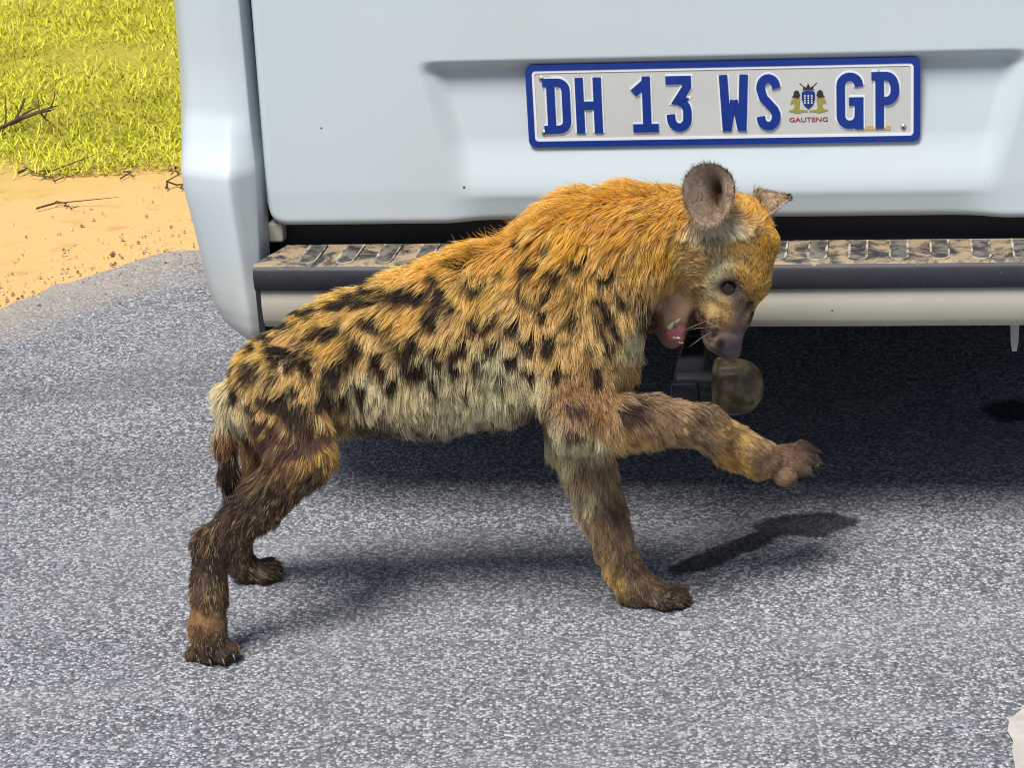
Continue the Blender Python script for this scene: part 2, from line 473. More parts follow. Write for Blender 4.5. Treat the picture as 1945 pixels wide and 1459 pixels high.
# ------------------------------------------------------------------ the van
YAW = R(10)
VO = Vector((0.3007, 3.09, 0))
van = empty('van', VO, -YAW)
tag(van, 'white van with black rear step and blue and white number plate', 'van')
VU = Vector((math.cos(YAW), -math.sin(YAW), 0)); VV = Vector((math.sin(YAW), math.cos(YAW), 0))
def vloc(P):                         # world -> van space
    q = Vector(P) - VO; return Vector((q.dot(VU), q.dot(VV), q.z))
def van_at(x, y, v):                 # pixel on the van-space plane v
    d = Vector(ray(x, y)); c = Vector(CAM)
    t = ((VO - c).dot(VV) + v) / d.dot(VV)
    return vloc(c + d * t)

# body shell: profile rows from the side round the rear corner to the tailgate gap
rows = [  # z, side u, C, D, E, F
    (.295, -.755, (-.725, .06), (-.690, -.030), (-.652, -.078), (-.636, -.070)),
    (.312, -.768, (-.745, .06), (-.702, -.044), (-.652, -.092), (-.636, -.082)),
    (.345, -.780, (-.757, .06), (-.712, -.052), (-.652, -.098), (-.635, -.084)),
    (.430, -.790, (-.765, .06), (-.724, -.058), (-.656, -.096), (-.634, -.068)),
    (.520, -.795, (-.770, .06), (-.738, -.063), (-.662, -.093), (-.634, -.052)),
    (.5375, -.795, (-.770, .06), (-.738, -.0615), (-.662, -.090), (-.634, -.050)),
    (.547, -.795, (-.770, .06), (-.738, -.054), (-.663, -.081), (-.635, -.046)),
    (.570, -.796, (-.770, .06), (-.738, -.036), (-.666, -.062), (-.637, -.041)),
    (.610, -.797, (-.770, .07), (-.737, -.012), (-.671, -.040), (-.639, -.036)),
    (.660, -.798, (-.770, .08), (-.736, .000), (-.674, -.030), (-.640, -.032)),
    (.800, -.800, (-.770, .09), (-.734, .006), (-.676, -.026), (-.641, -.028)),
    (1.20, -.795, (-.764, .11), (-.728, .030), (-.674, -.004), (-.641, -.006)),
    (1.60, -.765, (-.735, .13), (-.700, .058), (-.655, .026), (-.630, .024)),
    (1.80, -.735, (-.700, .16), (-.668, .090), (-.635, .060), (-.615, .058)),
]
def interp_rows(z):
    zs = [r_[0] for r_ in rows]; i = min(max(np.searchsorted(zs, z) - 1, 0), len(rows) - 2)
    f = (z - zs[i]) / (zs[i+1] - zs[i])
    flat = lambda r_: np.array([r_[1], *r_[2], *r_[3], *r_[4], *r_[5]])
    return flat(rows[i]) * (1 - f) + flat(rows[i+1]) * f
def profile(z):
    q = interp_rows(z)
    su, C_, D_, E_, F_ = q[0], q[1:3], q[3:5], q[5:7], q[7:9]
    ctl = [np.array([su, 4.2]), np.array([su, 2.0]), np.array([su, .5]), np.array([su * .998, .25])]
    def tight(P, A, B, w):
        a = (A - P) / np.linalg.norm(A - P); b = (B - P) / np.linalg.norm(B - P)
        return [P + a * w, P + a * w * .3 + b * w * .3, P + b * w]
    ctl += tight(C_, ctl[-1], D_, .03) + tight(D_, C_, E_, .016) + tight(E_, D_, F_, .007) + tight(F_, E_, np.array([F_[0], .1]), .003)
    ctl += [np.array([F_[0] + .001, F_[1] + .05])]
    for it in range(1):
        nw = [ctl[0]]
        for a, b in zip(ctl[:-1], ctl[1:]): nw += [a * .75 + b * .25, a * .25 + b * .75]
        ctl = nw + [ctl[-1]]
    return ctl
zr = sorted(set(list(np.linspace(.295, .345, 6)) + list(np.linspace(.345, .53, 8)) + list(np.linspace(.53, .62, 12)) + list(np.linspace(.62, .8, 6)) + list(np.linspace(.8, 1.8, 12))))
def shell():
    V, F = [], []
    for s in (1, -1):
        base = len(V); n = None
        for z in zr:
            pr = profile(z); n = len(pr)
            V += [(u * s, v, z) for u, v in pr]
        for i in range(len(zr) - 1):
            for k in range(n - 1):
                a = base + i * n + k
                F.append((a, a+1, a+n+1, a+n))
        # closed foot under the corner
        F.append(tuple(base + k for k in range(n)))
    o = mesh_obj('body_shell', V, F, M['paint'], van, 32)
    return o
shell()
# roof, front and floor
def roof():
    V, F = [], []
    pr = [(-.735, 1.80), (-.72, 1.86), (-.66, 1.91), (-.4, 1.95), (0, 1.965), (.4, 1.95), (.66, 1.91), (.72, 1.86), (.735, 1.80)]
    st = [(.06, -.05), (.12, -.015), (.3, 0), (2, .01), (3.4, -.01), (3.9, -.12)]
    for v, dz in st: V += [(u, v, max(1.80, z + dz)) for u, z in pr]
    n = len(pr)
    for i in range(len(st) - 1):
        for k in range(n - 1): a = i * n + k; F.append((a, a+1, a+n+1, a+n))
    F.append(tuple(range(n)))
    return mesh_obj('roof', V, F, M['paint'], van, 40)
roof()
prism('front', [(-.79, .30), (.79, .30), (.79, 1.0), (.735, 1.79), (-.735, 1.79), (-.79, 1.0)], 4.19, 4.55, M['paint'], van)
box('floor_pan', (-.70, .10, .33), (.70, 4.1, .40), M['black'], van)
for s in (-1, 1):
    prism('side_window', [(s * .797, 1.08), (s * .805, 1.08), (s * .783, 1.62), (s * .774, 1.62)], .5, 1.9, M['glass'], van)
    prism('side_window', [(s * .797, 1.08), (s * .805, 1.08), (s * .783, 1.62), (s * .774, 1.62)], 2.0, 3.2, M['glass'], van)
    tl = prism('tail_light', [(s * .655, .98), (s * .722, .98), (s * .712, 1.42), (s * .648, 1.42)], -.018, .12, M['red_lens'], van); bevel(tl, .012)

def tailgate():
    us = np.array(sorted(set(np.round(np.concatenate([np.linspace(-.628, -.595, 10), np.linspace(-.595, -.44, 6), np.linspace(-.44, -.32, 40), np.linspace(-.32, .32, 30), np.linspace(.32, .44, 40), np.linspace(.44, .595, 6), np.linspace(.595, .628, 10)]), 4))))
    ts = np.concatenate([np.linspace(0, .10, 26), np.linspace(.1025, .17, 14), np.linspace(.1725, .25, 42), np.linspace(.26, .40, 6), np.linspace(.45, 1.335, 14)])
    Ug, Tg = np.meshgrid(us, ts)
    au = np.abs(Ug); rr = .026
    zb = .4515 + np.where(au > .628 - rr, rr - np.sqrt(np.maximum(rr**2 - (au - (.628 - rr))**2, 0)), 0) + .0015 * (1 - sstep(.335, .375, au))
    Z = zb + (1.79 - zb) * (Tg / 1.335)
    base = -.034 + .05 * np.maximum(Z - .5, 0) + .09 * np.maximum(Z - 1.0, 0) ** 1.5
    # plate recess: deep under its top edge, running out towards the lower lip
    side = .365 + (Z - .49) / .175 * .043
    msk = (1 - sstep(side - .040, side, au)) * (1 - sstep(.654, .678, Z))
    dep = .015 * sstep(.487, .57, Z) + .001 + .006 * sstep(.54, .66, Z)
    v = base + msk * dep * (Z > .40)
    lip = (1 - sstep(.484, .492, Z)) * (1 - sstep(.30, .385, au))
    v = v + lip * (.492 - Z) * .22
    v = v + .006 * (1 - sstep(0, .006, Z - zb)) - .0
    rnd = np.clip((.628 - au) / .008, 0, 1); v = v + .006 * (1 - rnd) ** 2
    n, m_ = len(us), len(ts)
    V = [(u, w, z) for u, w, z in zip(Ug.ravel(), v.ravel(), Z.ravel())]
    F = [(i*n+k, i*n+k+1, (i+1)*n+k+1, (i+1)*n+k) for i in range(m_-1) for k in range(n-1)]
    ring = [k for k in range(n)] + [i*n+n-1 for i in range(1, m_)] + [(m_-1)*n+k for k in range(n-2, -1, -1)] + [i*n for i in range(m_-2, 0, -1)]
    b0 = len(V)
    for q in ring: V.append((V[q][0], V[q][1] + .045, V[q][2] + .001))
    L = len(ring)
    for k in range(L): F.append((ring[k], ring[(k+1) % L], b0 + (k+1) % L, b0 + k))
    o = mesh_obj('tailgate', V, F, M['paint'], van, 45)
    return o
tg = tailgate()
prism('rear_window', [(-.54, 1.06), (.54, 1.06), (.52, 1.62), (-.52, 1.62)], -.012, .06, M['glass'], tg)
box('hinge_cover', (-.30, .03, 1.80), (.30, .07, 1.83), M['black'], tg, .004)

# rear step
step = empty('rear_step'); step.parent = van
def step_body():
    prof = [(-.030, .423), (-.128, .4245), (-.136, .4225), (-.1395, .4165), (-.1405, .405), (-.1395, .394), (-.136, .389), (-.120, .3885), (-.03, .3885)]
    us = [-.628, -.45, -.2, 0, .2, .45, .628]
    V, F = [], []
    for u in us:
        bow = .006 * (u / .63) ** 2
        for k, (v, z) in enumerate(prof): V.append((u if not (abs(u) > .6 and k == 0) else u * .962, v + (bow if k else 0), z))
    n = len(prof)
    for i in range(len(us) - 1):
        for k in range(n): a = i * n + k; b = i * n + (k+1) % n; F.append((a, b, b + n, a + n))
    F.append(tuple(range(n))); F.append(tuple(range((len(us)-1) * n, len(us) * n)))
    return mesh_obj('step_tread', V, F, M['step'], step, 50)
step_body()
def tread_mesh():
    """rounded U pad: worn raised rim round a dark pad, sunk groove between."""
    def outline(w, v0, v1, nseg=8):
        p = [(-w, v1)]
        for k in range(nseg + 1):
            a = math.pi * k / nseg; p.append((-w * math.cos(a), v0 + w - w * math.sin(a) * 1.0))
        p.append((w, v1)); return p
    o1, o2, o3 = outline(.0128, -.0445, .042), outline(.0112, -.0429, .042), outline(.0098, -.0415, .042)
    V, F, fm = [], [], []
    n = len(o1)
    lay = [(o1, 0), (o1, .0022), (o2, .0024), (o3, .0010), (o3, .0010)]
    for o_, z in lay: V += [(u, v, z) for u, v in o_]
    for i in range(3):
        for k in range(n - 1):
            F.append((i*n+k, i*n+k+1, (i+1)*n+k+1, (i+1)*n+k)); fm.append(0)
    F.append(tuple(3 * n + k for k in range(n))); fm.append(1)
    me = bpy.data.meshes.new('tread_pad'); me.from_pydata(V, [], F)
    me.materials.append(M['worn']); me.materials.append(M['pad']); me.polygons.foreach_set('material_index', fm)
    return me
tm = tread_mesh()
pad_u0 = van_at(1630, 470, -.085).x
k0 = -20
for k in range(-20, 14):
    u = pad_u0 + k * .0527
    if abs(u) > .595: continue
    o = bpy.data.objects.new('tread_pad', tm); COL.objects.link(o); o.parent = step
    o.location = (u, -.083, .4241)
box('gap_liner', (-.625, .004, .335), (.625, .05, .50), M['black'], van)
for s in (-1, 1):
    box('step_end_block', (min(s * .634, s * .612), -.022, .4235), (max(s * .634, s * .612), .003, .452), M['lower'], van, .004)
def lower_bumper():
    prof = [(-.129, .3870), (-.1315, .384), (-.1325, .365), (-.130, .345), (-.124, .334), (-.112, .329), (-.03, .329), (-.03, .387)]
    us = [-.622, -.4, -.2, 0, .2, .4, .622]; V, F = [], []
    for u in us:
        for v, z in prof: V.append((u, v + .006 * (u / .63) ** 2, z))
    n = len(prof)
    for i in range(len(us) - 1):
        for k in range(n): a = i * n + k; b = i * n + (k+1) % n; F.append((a, b, b + n, a + n))
    F.append(tuple(range(n))); F.append(tuple(range((len(us)-1) * n, len(us) * n)))
    return mesh_obj('lower_bumper', V, F, M['lower'], van, 50)
lower_bumper()
for s in (-1, 1): box('corner_gap_seal', (min(s*.6235, s*.632), -.115, .315), (max(s*.6235, s*.632), -.03, .386), M['black'], van)

# hanging bracket, tow bar
a = van_at(1927, 640, -.09)
prism('hanging_bracket', [(a.x - .0062, .335), (a.x + .0062, .335), (a.x + .0050, .300), (a.x + .0030, .287), (a.x - .0030, .287), (a.x - .0048, .300)], -.093, -.087, M['steel'], van)
prism('hanging_bracket', [(a.x + .014, .335), (a.x + .020, .335), (a.x + .019, .305), (a.x + .015, .305)], -.073, -.067, M['steel'], van)
tow = empty('tow_bar'); tow.parent = van
tc = van_at(1400, 735, -.175)
box('tongue', (tc.x - .085, -.205, tc.z - .022), (tc.x - .048, .06, tc.z + .014), M['dark_steel'], tow, .006)
V, F = tube_geo([(tc.x - .078, -.175, tc.z + .002), (tc.x - .05, -.175, tc.z + .002), (tc.x - .02, -.175, tc.z)], [.021, .020, .018], 20)
mesh_obj('neck', V, F, M['dark_steel'], tow, 40)
pr = [(.0, .030)] + [(.026 * math.sin(t), .004 + .026 * math.cos(t)) for t in np.linspace(.25, 2.5, 10)] + [(.014, -.025)]
V, F = lathe_geo(pr, 24, tc, (1, -.1, .05)); mesh_obj('ball', V, F, M['greased'], tow, 60)
t = NT('clear_yellowed_plastic'); cn = t.noise(55, 5, .65); t.col(t.mix(t.step(cn, .4, .65), (.30, .23, .12), (.62, .53, .33))); t.set(Roughness=.22, Transmission_Weight=.80, IOR=1.4); t.bump(cn, .3, .001)
M['cap'] = t.mat
cap = [(.0365, -.026), (.0375, -.010), (.0372, .002)] + [(.0372 * math.cos(t), .002 + .0335 * math.sin(t)) for t in np.linspace(.15, 1.5, 9)] + [(.0005, .0356)]
cin = [(r_ - .0016, h - .0012) for r_, h in cap[::-1] if r_ > .004]
V, F = lathe_geo(cap + [(.0005, .0342)] + cin + [(.0365, -.026)], 32, tc, (1, -.1, .05)); mesh_obj('clear_cap', V, F, M['cap'], tow, 45)
V, F = lathe_geo([(.0376, -.027), (.0392, -.025), (.0392, -.021), (.0376, -.019)], 32, tc, (1, -.1, .05)); mesh_obj('cap_rim', V, F, M['cap'], tow, 45)

# wheels
def wheel(u, v):
    w = empty('wheel', (u, v, .31)); w.parent = van
    s = 1 if u > 0 else -1
    pr = [(.20, -.085), (.27, -.095), (.305, -.08), (.312, -.05), (.312, .05), (.305, .08), (.27, .095), (.20, .085)]
    V, F = lathe_geo(pr, 40, (0, 0, 0), (1, 0, 0)); mesh_obj('tyre', V, F, M['rubber'], w, 40)
    pr = [(.001, .05 * s), (.05, .055 * s), (.06, .03 * s), (.17, .02 * s), (.198, .07 * s), (.203, .083 * s), (.2, -.07 * s), (.001, -.06 * s)]
    V, F = lathe_geo(pr, 32, (0, 0, 0), (1, 0, 0)); mesh_obj('rim', V, F, M['rim'], w, 40)
for u in (-.655, .655):
    for v in (1.0, 3.5): wheel(u, v)

# number plate, embossed characters as mitred strips
plate = empty('number_plate', (.0012, -.0195, .6110)); plate.parent = van
def rrect(w, h, r_, n=5):
    p = []
    for cx, cz, a0 in ((w-r_, h-r_, 0), (-w+r_, h-r_, 90), (-w+r_, -h+r_, 180), (w-r_, -h+r_, 270)):
        for k in range(n + 1):
            a = R(a0 + 90 * k / n); p.append((cx + r_ * math.cos(a), cz + r_ * math.sin(a)))
    return p
prism('plate_backing', rrect(.26, .0565, .010), .0008, .004, M['blue'], plate)
prism('plate_face', rrect(.2479, .0449, .004), -.0004, .0006, M['plate'], plate)
def frame_strip(name, w0, h0, r0, w1, h1, r1, v0, v1, mat):
    a, b = rrect(w0, h0, r0), rrect(w1, h1, r1); n = len(a)
    V = [(u, v0, z) for u, z in a] + [(u, v0, z) for u, z in b] + [(u, v1, z) for u, z in a] + [(u, v1, z) for u, z in b]
    F = []
    for k in range(n):
        q = (k+1) % n
        F += [(k, q, n+q, n+k), (k, 2*n+k, 2*n+q, q), (n+k, n+q, 3*n+q, 3*n+k)]
    return mesh_obj(name, V, F, mat, plate, 40)
frame_strip('blue_border', .26, .0565, .010, .2515, .0485, .005, -.0018, .0009, M['blue'])
frame_strip('white_bead', .2514, .0484, .005, .2480, .0450, .004, -.0012, .0008, M['plate_rim'])
_strip_lift = [0]
def strip(pts, w, closed=False, v0=-.0022):
    """mitred ribbon with walls; returns verts, faces in (u,v,z)."""
    _strip_lift[0] = (_strip_lift[0] + 1) % 6
    v0 = v0 - .00012 * _strip_lift[0]
    P = [np.array(p, float) for p in pts]
    P = [p for i, p in enumerate(P) if i == 0 or np.linalg.norm(p - P[i-1]) > 4e-4]; n = len(P); Lf, Rt = [], []
    for i in range(n):
        a = P[i] - P[(i-1) % n] if (closed or i > 0) else P[1] - P[0]
        b = P[(i+1) % n] - P[i] if (closed or i < n-1) else P[-1] - P[-2]
        a = a / (np.linalg.norm(a) + 1e-9); b = b / (np.linalg.norm(b) + 1e-9)
        na, nb = np.array([-a[1], a[0]]), np.array([-b[1], b[0]])
        mm = na + nb; mm /= np.linalg.norm(mm); k = w / 2 / max(.45, mm @ na)
        Lf.append(P[i] + mm * k); Rt.append(P[i] - mm * k)
    V = [(p[0], v0, p[1]) for p in Lf] + [(p[0], v0, p[1]) for p in Rt] + [(p[0], -.0003, p[1]) for p in Lf] + [(p[0], -.0003, p[1]) for p in Rt]
    F = []
    for i in range(n if closed else n - 1):
        j = (i+1) % n
        F += [(i, j, n+j, n+i), (2*n+i, 2*n+j, j, i), (n+i, n+j, 3*n+j, 3*n+i)]
    if not closed: F += [(0, n, 3*n, 2*n), (n-1, 3*n-1, 4*n-1, 2*n-1)]
    return V, F
def arc(cx, cz, rx, rz, a0, a1, n=8):
    return [(cx + rx * math.cos(R(a0 + (a1 - a0) * k / n)), cz + rz * math.sin(R(a0 + (a1 - a0) * k / n))) for k in range(n + 1)]
def px2u(x): return (x - 1000 - 371.5) / 742 * .52 * (1 - .000018 * (x - 1371))
LW = .0112
def glyph(ch, x0, x1):
    """strokes in unit box: u in [x0,x1] metres, z in [-h,h]."""
    h = .0378; w = LW; l, r_ = x0 + w/2, x1 - w/2; t, b = h - w/2, -h + w/2; mx = (x0 + x1) / 2; rw = (r_ - l)
    if ch == 'D': return [([(l + .003, t), (r_ - .011, t)] + arc(r_ - .011, t - .011, .011, .011, 90, 0, 5) + arc(r_ - .011, b + .011, .011, .011, 0, -90, 5) + [(l + .003, b)], True), ([(x0 - .002, t), (l + .004, t)], False), ([(x0 - .002, b), (l + .004, b)], False)]
    if ch == 'H': return [([(l, h), (l, -h)], False), ([(r_, h), (r_, -h)], False), ([(l, 0), (r_, 0)], False)]
    if ch == '1': return [([(mx + .002, h), (mx + .002, -h)], False), ([(x0 + .002, h - .022), (mx + .003, h - .007)], False), ([(x0, b), (x1, b)], False)]
    q = rw / 2 - .0004
    if ch == '3': return [([(x0, t), (r_, t), (r_, t - .009), (mx - .001, .0045), (r_ - q * .6, .0035)] + arc(mx, -.010, q, .0125, 70, 0, 5) + arc(mx, b + .013, q, .013, 0, -90, 6)[0:] + arc(mx, b + .013, q, .013, 270, 180, 6)[1:] + [(l, b + .018)], False)]
    if ch == 'W': return [([(l - .001, h), (l + .0025, -h)], False), ([(r_ + .001, h), (r_ - .0025, -h)], False), ([(l + .0045, -h + .002), (mx - .0008, .004)], False), ([(r_ - .0045, -h + .002), (mx + .0008, .004)], False)]
    if ch == 'S': return [([(r_, t - .013)] + arc(mx, t - .011, q, .011, 0, 90, 6) + arc(mx, t - .013, q, .013, 90, 185, 6)[1:] + [(l + .004, .006), (r_ - .003, -.010)] + arc(mx, b + .014, q, .014, 10, -90, 7) + arc(mx, b + .011, q, .011, 270, 180, 6)[1:] + [(l, b + .013)], False)]
    if ch == 'G': return [([(r_, t - .013)] + arc(mx, t - .011, q, .011, 0, 90, 5) + arc(mx, t - .012, q, .012, 90, 180, 5)[1:] + arc(mx, b + .012, q, .012, 180, 270, 5) + arc(mx, b + .012, q, .012, 270, 350, 4)[1:] + [(r_, -.001), (mx - .001, -.001)], False), ([(r_, -.006), (r_, -h)], False)]
    if ch == 'P': return [([(l + .004, t), (r_ - .012, t)] + arc(r_ - .011, t - .016, .011, .016, 90, 0, 5) + arc(r_ - .011, .004 + .008, .011, .013, 0, -90, 5) + [(l + .004, -.001)], False), ([(l + .003, h), (l + .003, -h)], False), ([(x0 - .002, t), (l, t)], False)]
for ch, a, b, dz in (('D', 1037, 1086, .000), ('H', 1096, 1146, .0), ('1', 1204, 1252, .0), ('3', 1268, 1316, .0), ('W', 1370, 1422, .0), ('S', 1438, 1484, .0), ('G', 1588, 1639, .0), ('P', 1657, 1706, .0)):
    for lay, (wd, mat, nm) in enumerate(((LW, 'blue', 'plate_character'), (LW + .0042, 'plate_rim', 'character_edge'))):
        V, F = [], []
        for pts, cl in glyph(ch, px2u(a), px2u(b)):
            q, f = strip(pts, wd * (.74 if ch == 'W' and abs(pts[1][1]) < .01 else 1), cl, -.0022 if lay == 0 else -.0008)
            o_ = len(V); V += q; F += [tuple(i + o_ for i in ff) for ff in f]
        mesh_obj(nm, V, F, M[mat], plate)
for x, y in ((-.2385, .0375), (-.2385, -.037), (.2385, -.037)):
    V, F = lathe_geo([(.0001, -.0022), (.0028, -.0020), (.0040, -.0006)], 12, (x, 0, y), (0, 1, 0)); mesh_obj('screw', V, F, M['screw'], plate, 50)
    V, F = lathe_geo([(.0001, -.0027), (.0013, -.0025), (.0013, -.0019)], 8, (x, 0, y), (0, 1, 0)); mesh_obj('screw_socket', V, F, M['ink'], plate, 50)
box('old_tape', (px2u(1627), -.0010, -.0405), (px2u(1690), -.0006, -.0345), M['rust'], plate)
cu = px2u(1536)
prism('crest_shield', [(cu - .0085, .012)] + [(cu + .0085 * math.sin(R(a)), .012 + .0025 * math.cos(R(a))) for a in (-60, -30, 0, 30, 60)] + [(cu + .0085, .012), (cu + .0088, .004), (cu + .006, -.005), (cu, -.0105), (cu - .006, -.005), (cu - .0088, .004)], -.0012, -.0003, M['navy'], plate)
for s in (-.0045, 0, .0045):
    for k in range(4):
        z = .0085 - k * .0032
        prism('shield_mark', [(cu + s - .0009, z), (cu + s + .0009, z), (cu + s + .0009, z - .0018), (cu + s - .0009, z - .0018)], -.0016, -.0011, M['plate_rim'], plate)
prism('crest_crown', [(cu - .0075, .0155), (cu + .0075, .0155), (cu + .0055, .0205), (cu + .0028, .0185), (cu, .0245), (cu - .0028, .0185), (cu - .0055, .0205)], -.0011, -.0003, M['ink'], plate)
for s in (-1, 1):
    prism('crest_spear', [(cu + s*.006, .0185), (cu + s*.0115, .0245), (cu + s*.0108, .0252), (cu + s*.0052, .0193)][::s], -.0009, -.0003, M['ink'], plate)
    lion = [(.0105, .004), (.0125, .009), (.0165, .010), (.0185, .005), (.0230, .001), (.0235, -.004), (.0200, -.002), (.0175, -.006), (.0215, -.0115), (.0245, -.0105), (.0255, -.013), (.0200, -.0145), (.0140, -.0160), (.0060, -.0140), (.0010, -.0142), (.0010, -.0120), (.0075, -.0115), (.0120, -.0105), (.0115, -.004)]
    prism('crest_lion', [(cu + s*u, z) for u, z in lion], -.0010, -.0003, M['olive'], plate)
    mane = [(.0105, .0085), (.0125, .0140), (.0160, .0155), (.0190, .0125), (.0195, .0085), (.0215, .0062), (.0180, .0055), (.0135, .0045)]
    prism('crest_mane', [(cu + s*u, z) for u, z in mane], -.0014, -.0008, M['ink'], plate)
def text_mesh(name, body, size, loc, mat, parent, width):
    cu_ = bpy.data.curves.new(name, 'FONT'); cu_.body = body; cu_.size = size; cu_.align_x = 'CENTER'; cu_.extrude = .0002; cu_.offset = .00012
    tmp = bpy.data.objects.new('tmp', cu_); COL.objects.link(tmp)
    dg = bpy.context.evaluated_depsgraph_get(); me = bpy.data.meshes.new_from_object(tmp.evaluated_get(dg))
    bpy.data.objects.remove(tmp); me.materials.clear(); me.materials.append(mat)
    xs = [v.co.x for v in me.vertices]; k = width / (max(xs) - min(xs))
    for v in me.vertices: v.co = Vector((v.co.x * k, -v.co.z, v.co.y))
    o = bpy.data.objects.new(name, me); COL.objects.link(o); o.parent = parent; o.location = loc; return o
text_mesh('crest_lettering', 'GAUTENG', .0085, (cu, -.0007, -.0275), M['red_ink'], plate, .0505)

# ------------------------------------------------------------------ the hyena
hy = empty('spotted_hyena', (0, 2.82, 0))
HO = np.array([0, 2.82, 0])
tag(hy, 'young spotted hyena with golden fur and one raised forepaw gnawing the tow bar', 'hyena')
# chains: [(px, py, depth, radius px)...], flattening across, blend
CH = []
def chain(pts, flat=1.0, k=.02): CH.append((pts, flat, k))
chain([(542,724,2.845,98),(660,692,2.84,130),(795,674,2.825,155),(935,634,2.80,170),(1062,594,2.785,150)], .62, .03)
chain([(965,572,2.80,90),(1035,520,2.79,90),(1112,472,2.785,94)], .66, .025)
chain([(1100,480,2.785,104),(1210,448,2.785,92),(1330,432,2.79,72)], .80, .03)
chain([(1115,600,2.78,104),(1140,690,2.785,70)], .80, .03)
chain([(1120,540,2.78,110),(1230,500,2.785,64)], .75, .03)
# head
chain([(1395,436,2.792,66),(1402,525,2.785,53)], .92, .02)
chain([(1400,525,2.785,50),(1377,592,2.784,49),(1371,634,2.784,40)], .80, .014)
chain([(1380,650,2.779,29),(1386,664,2.778,23)], 1.0, .008)
chain([(1335,470,2.79,62),(1340,520,2.79,46)], .95, .02)
chain([(1440,465,2.782,34),(1424,548,2.778,20)], .9, .018)
chain([(1315,520,2.80,44),(1287,575,2.803,35),(1276,622,2.803,27),(1276,640,2.803,23)], .85, .010)
chain([(1330,570,2.812,30),(1322,606,2.815,20)], .9, .008)
chain([(1205,545,2.80,62),(1242,596,2.815,26)], .8, .012)
# near hind leg
chain([(535,755,2.79,92),(572,868,2.758,58)], .62, .03)
chain([(572,872,2.756,54),(492,962,2.75,43),(408,1032,2.745,35)], .72, .016)
chain([(402,1036,2.745,36),(396,1130,2.737,32),(394,1190,2.732,33),(400,1220,2.728,36)], .9, .012)
for e, y in (((368,1249),2.738),((394,1252),2.722),((422,1251),2.716),((440,1240),2.726)): chain([(400,1220,2.730,24),(e[0],e[1]-5,y,17)], 1.0, .004)
# far hind leg
chain([(520,770,2.895,84),(515,880,2.92,48)], .62, .03)
chain([(515,880,2.92,46),(470,960,2.945,34),(448,1032,2.957,27),(458,1072,2.965,25),(482,1084,2.968,25)], .85, .014)
for e, y in (((520,1078),2.975),((518,1090),2.962),((500,1096),2.955),((512,1070),2.99)): chain([(482,1082,2.968,18),(e[0],e[1],y,13)], 1.0, .004)
# far foreleg, standing
chain([(1085,720,2.835,80),(1100,840,2.842,54),(1140,960,2.836,42),(1182,1078,2.827,34),(1206,1116,2.823,33),(1238,1126,2.82,30)], .85, .018)
for e, y in (((1294,1134),2.834),((1298,1146),2.814),((1284,1151),2.802),((1262,1151),2.797)): chain([(1236,1126,2.82,22),(e[0],e[1]-7,y,15)], 1.0, .004)
# near foreleg, raised
chain([(1085,680,2.745,88),(1100,790,2.722,56)], .62, .03)
chain([(1100,795,2.722,56),(1230,798,2.745,45),(1338,808,2.785,39),(1398,850,2.815,39),(1448,873,2.835,37)], .85, .016)
for e, y in (((1545,858),2.882),((1549,876),2.863),((1532,895),2.847),((1503,909),2.832)): chain([(1446,872,2.835,20),(e[0]-20,e[1]-6,y,12.5),(e[0],e[1],y,11.5)], 1.0, .002)
# tail
chain([(478,700,2.845,24),(434,750,2.84,20),(430,830,2.84,17),(434,900,2.84,14),(438,940,2.84,8)], 1.0, .014)

VOX = .0031
lo = np.array([-.49, 2.60, -.012]); hi = np.array([.45, 3.07, .60])
dims = np.ceil((hi - lo) / VOX).astype(int)
field = np.full(dims, 1.0, np.float32)
axes = [lo[i] + VOX * np.arange(dims[i]) for i in range(3)]
def smin(a, b, k):
    h = np.clip(.5 + .5 * (b - a) / k, 0, 1); return b * (1 - h) + a * h - k * h * (1 - h)
for pts, flat, k in CH:
    W = [(at(x, y, Y), r_ * mpp(Y)) for x, y, Y, r_ in pts]
    mn = np.min([p - r_ for p, r_ in W], 0) - k * 1.2 - .01; mx = np.max([p + r_ for p, r_ in W], 0) + k * 1.2 + .01
    i0 = np.clip(((mn - lo) / VOX).astype(int), 0, dims - 1); i1 = np.clip(((mx - lo) / VOX).astype(int) + 2, 1, dims)
    sl = tuple(slice(a, b) for a, b in zip(i0, i1))
    X = axes[0][sl[0]][:, None, None]; Y_ = axes[1][sl[1]][None, :, None]; Z = axes[2][sl[2]][None, None, :]
    best = None
    for (a, ra), (b, rb) in zip(W[:-1], W[1:]):
        ab = b - a; L2 = ab @ ab
        h = np.clip(((X - a[0]) * ab[0] + (Y_ - a[1]) * ab[1] + (Z - a[2]) * ab[2]) / L2, 0, 1)
        d = np.sqrt((X - a[0] - ab[0]*h)**2 + ((Y_ - a[1] - ab[1]*h) / flat)**2 + (Z - a[2] - ab[2]*h)**2) - (ra + (rb - ra) * h)
        best = d if best is None else smin(best, d, .012)
    field[sl] = smin(field[sl], best.astype(np.float32), k)
def carve(P, r_, k):
    X, Y_, Z = axes[0][:, None, None], axes[1][None, :, None], axes[2][None, None, :]
    i0 = np.clip(((P - r_ - .03 - lo) / VOX).astype(int), 0, dims - 1); i1 = np.clip(((P + r_ + .03 - lo) / VOX).astype(int) + 1, 1, dims)
    sl = tuple(slice(a, b) for a, b in zip(i0, i1))
    d = np.sqrt((axes[0][sl[0]][:, None, None] - P[0])**2 + (axes[1][sl[1]][None, :, None] - P[1])**2 + (axes[2][sl[2]][None, None, :] - P[2])**2) - r_
    field[sl] = -smin(-field[sl], d.astype(np.float32), k)
field = np.maximum(field, (.003 - axes[2])[None, None, :].astype(np.float32))

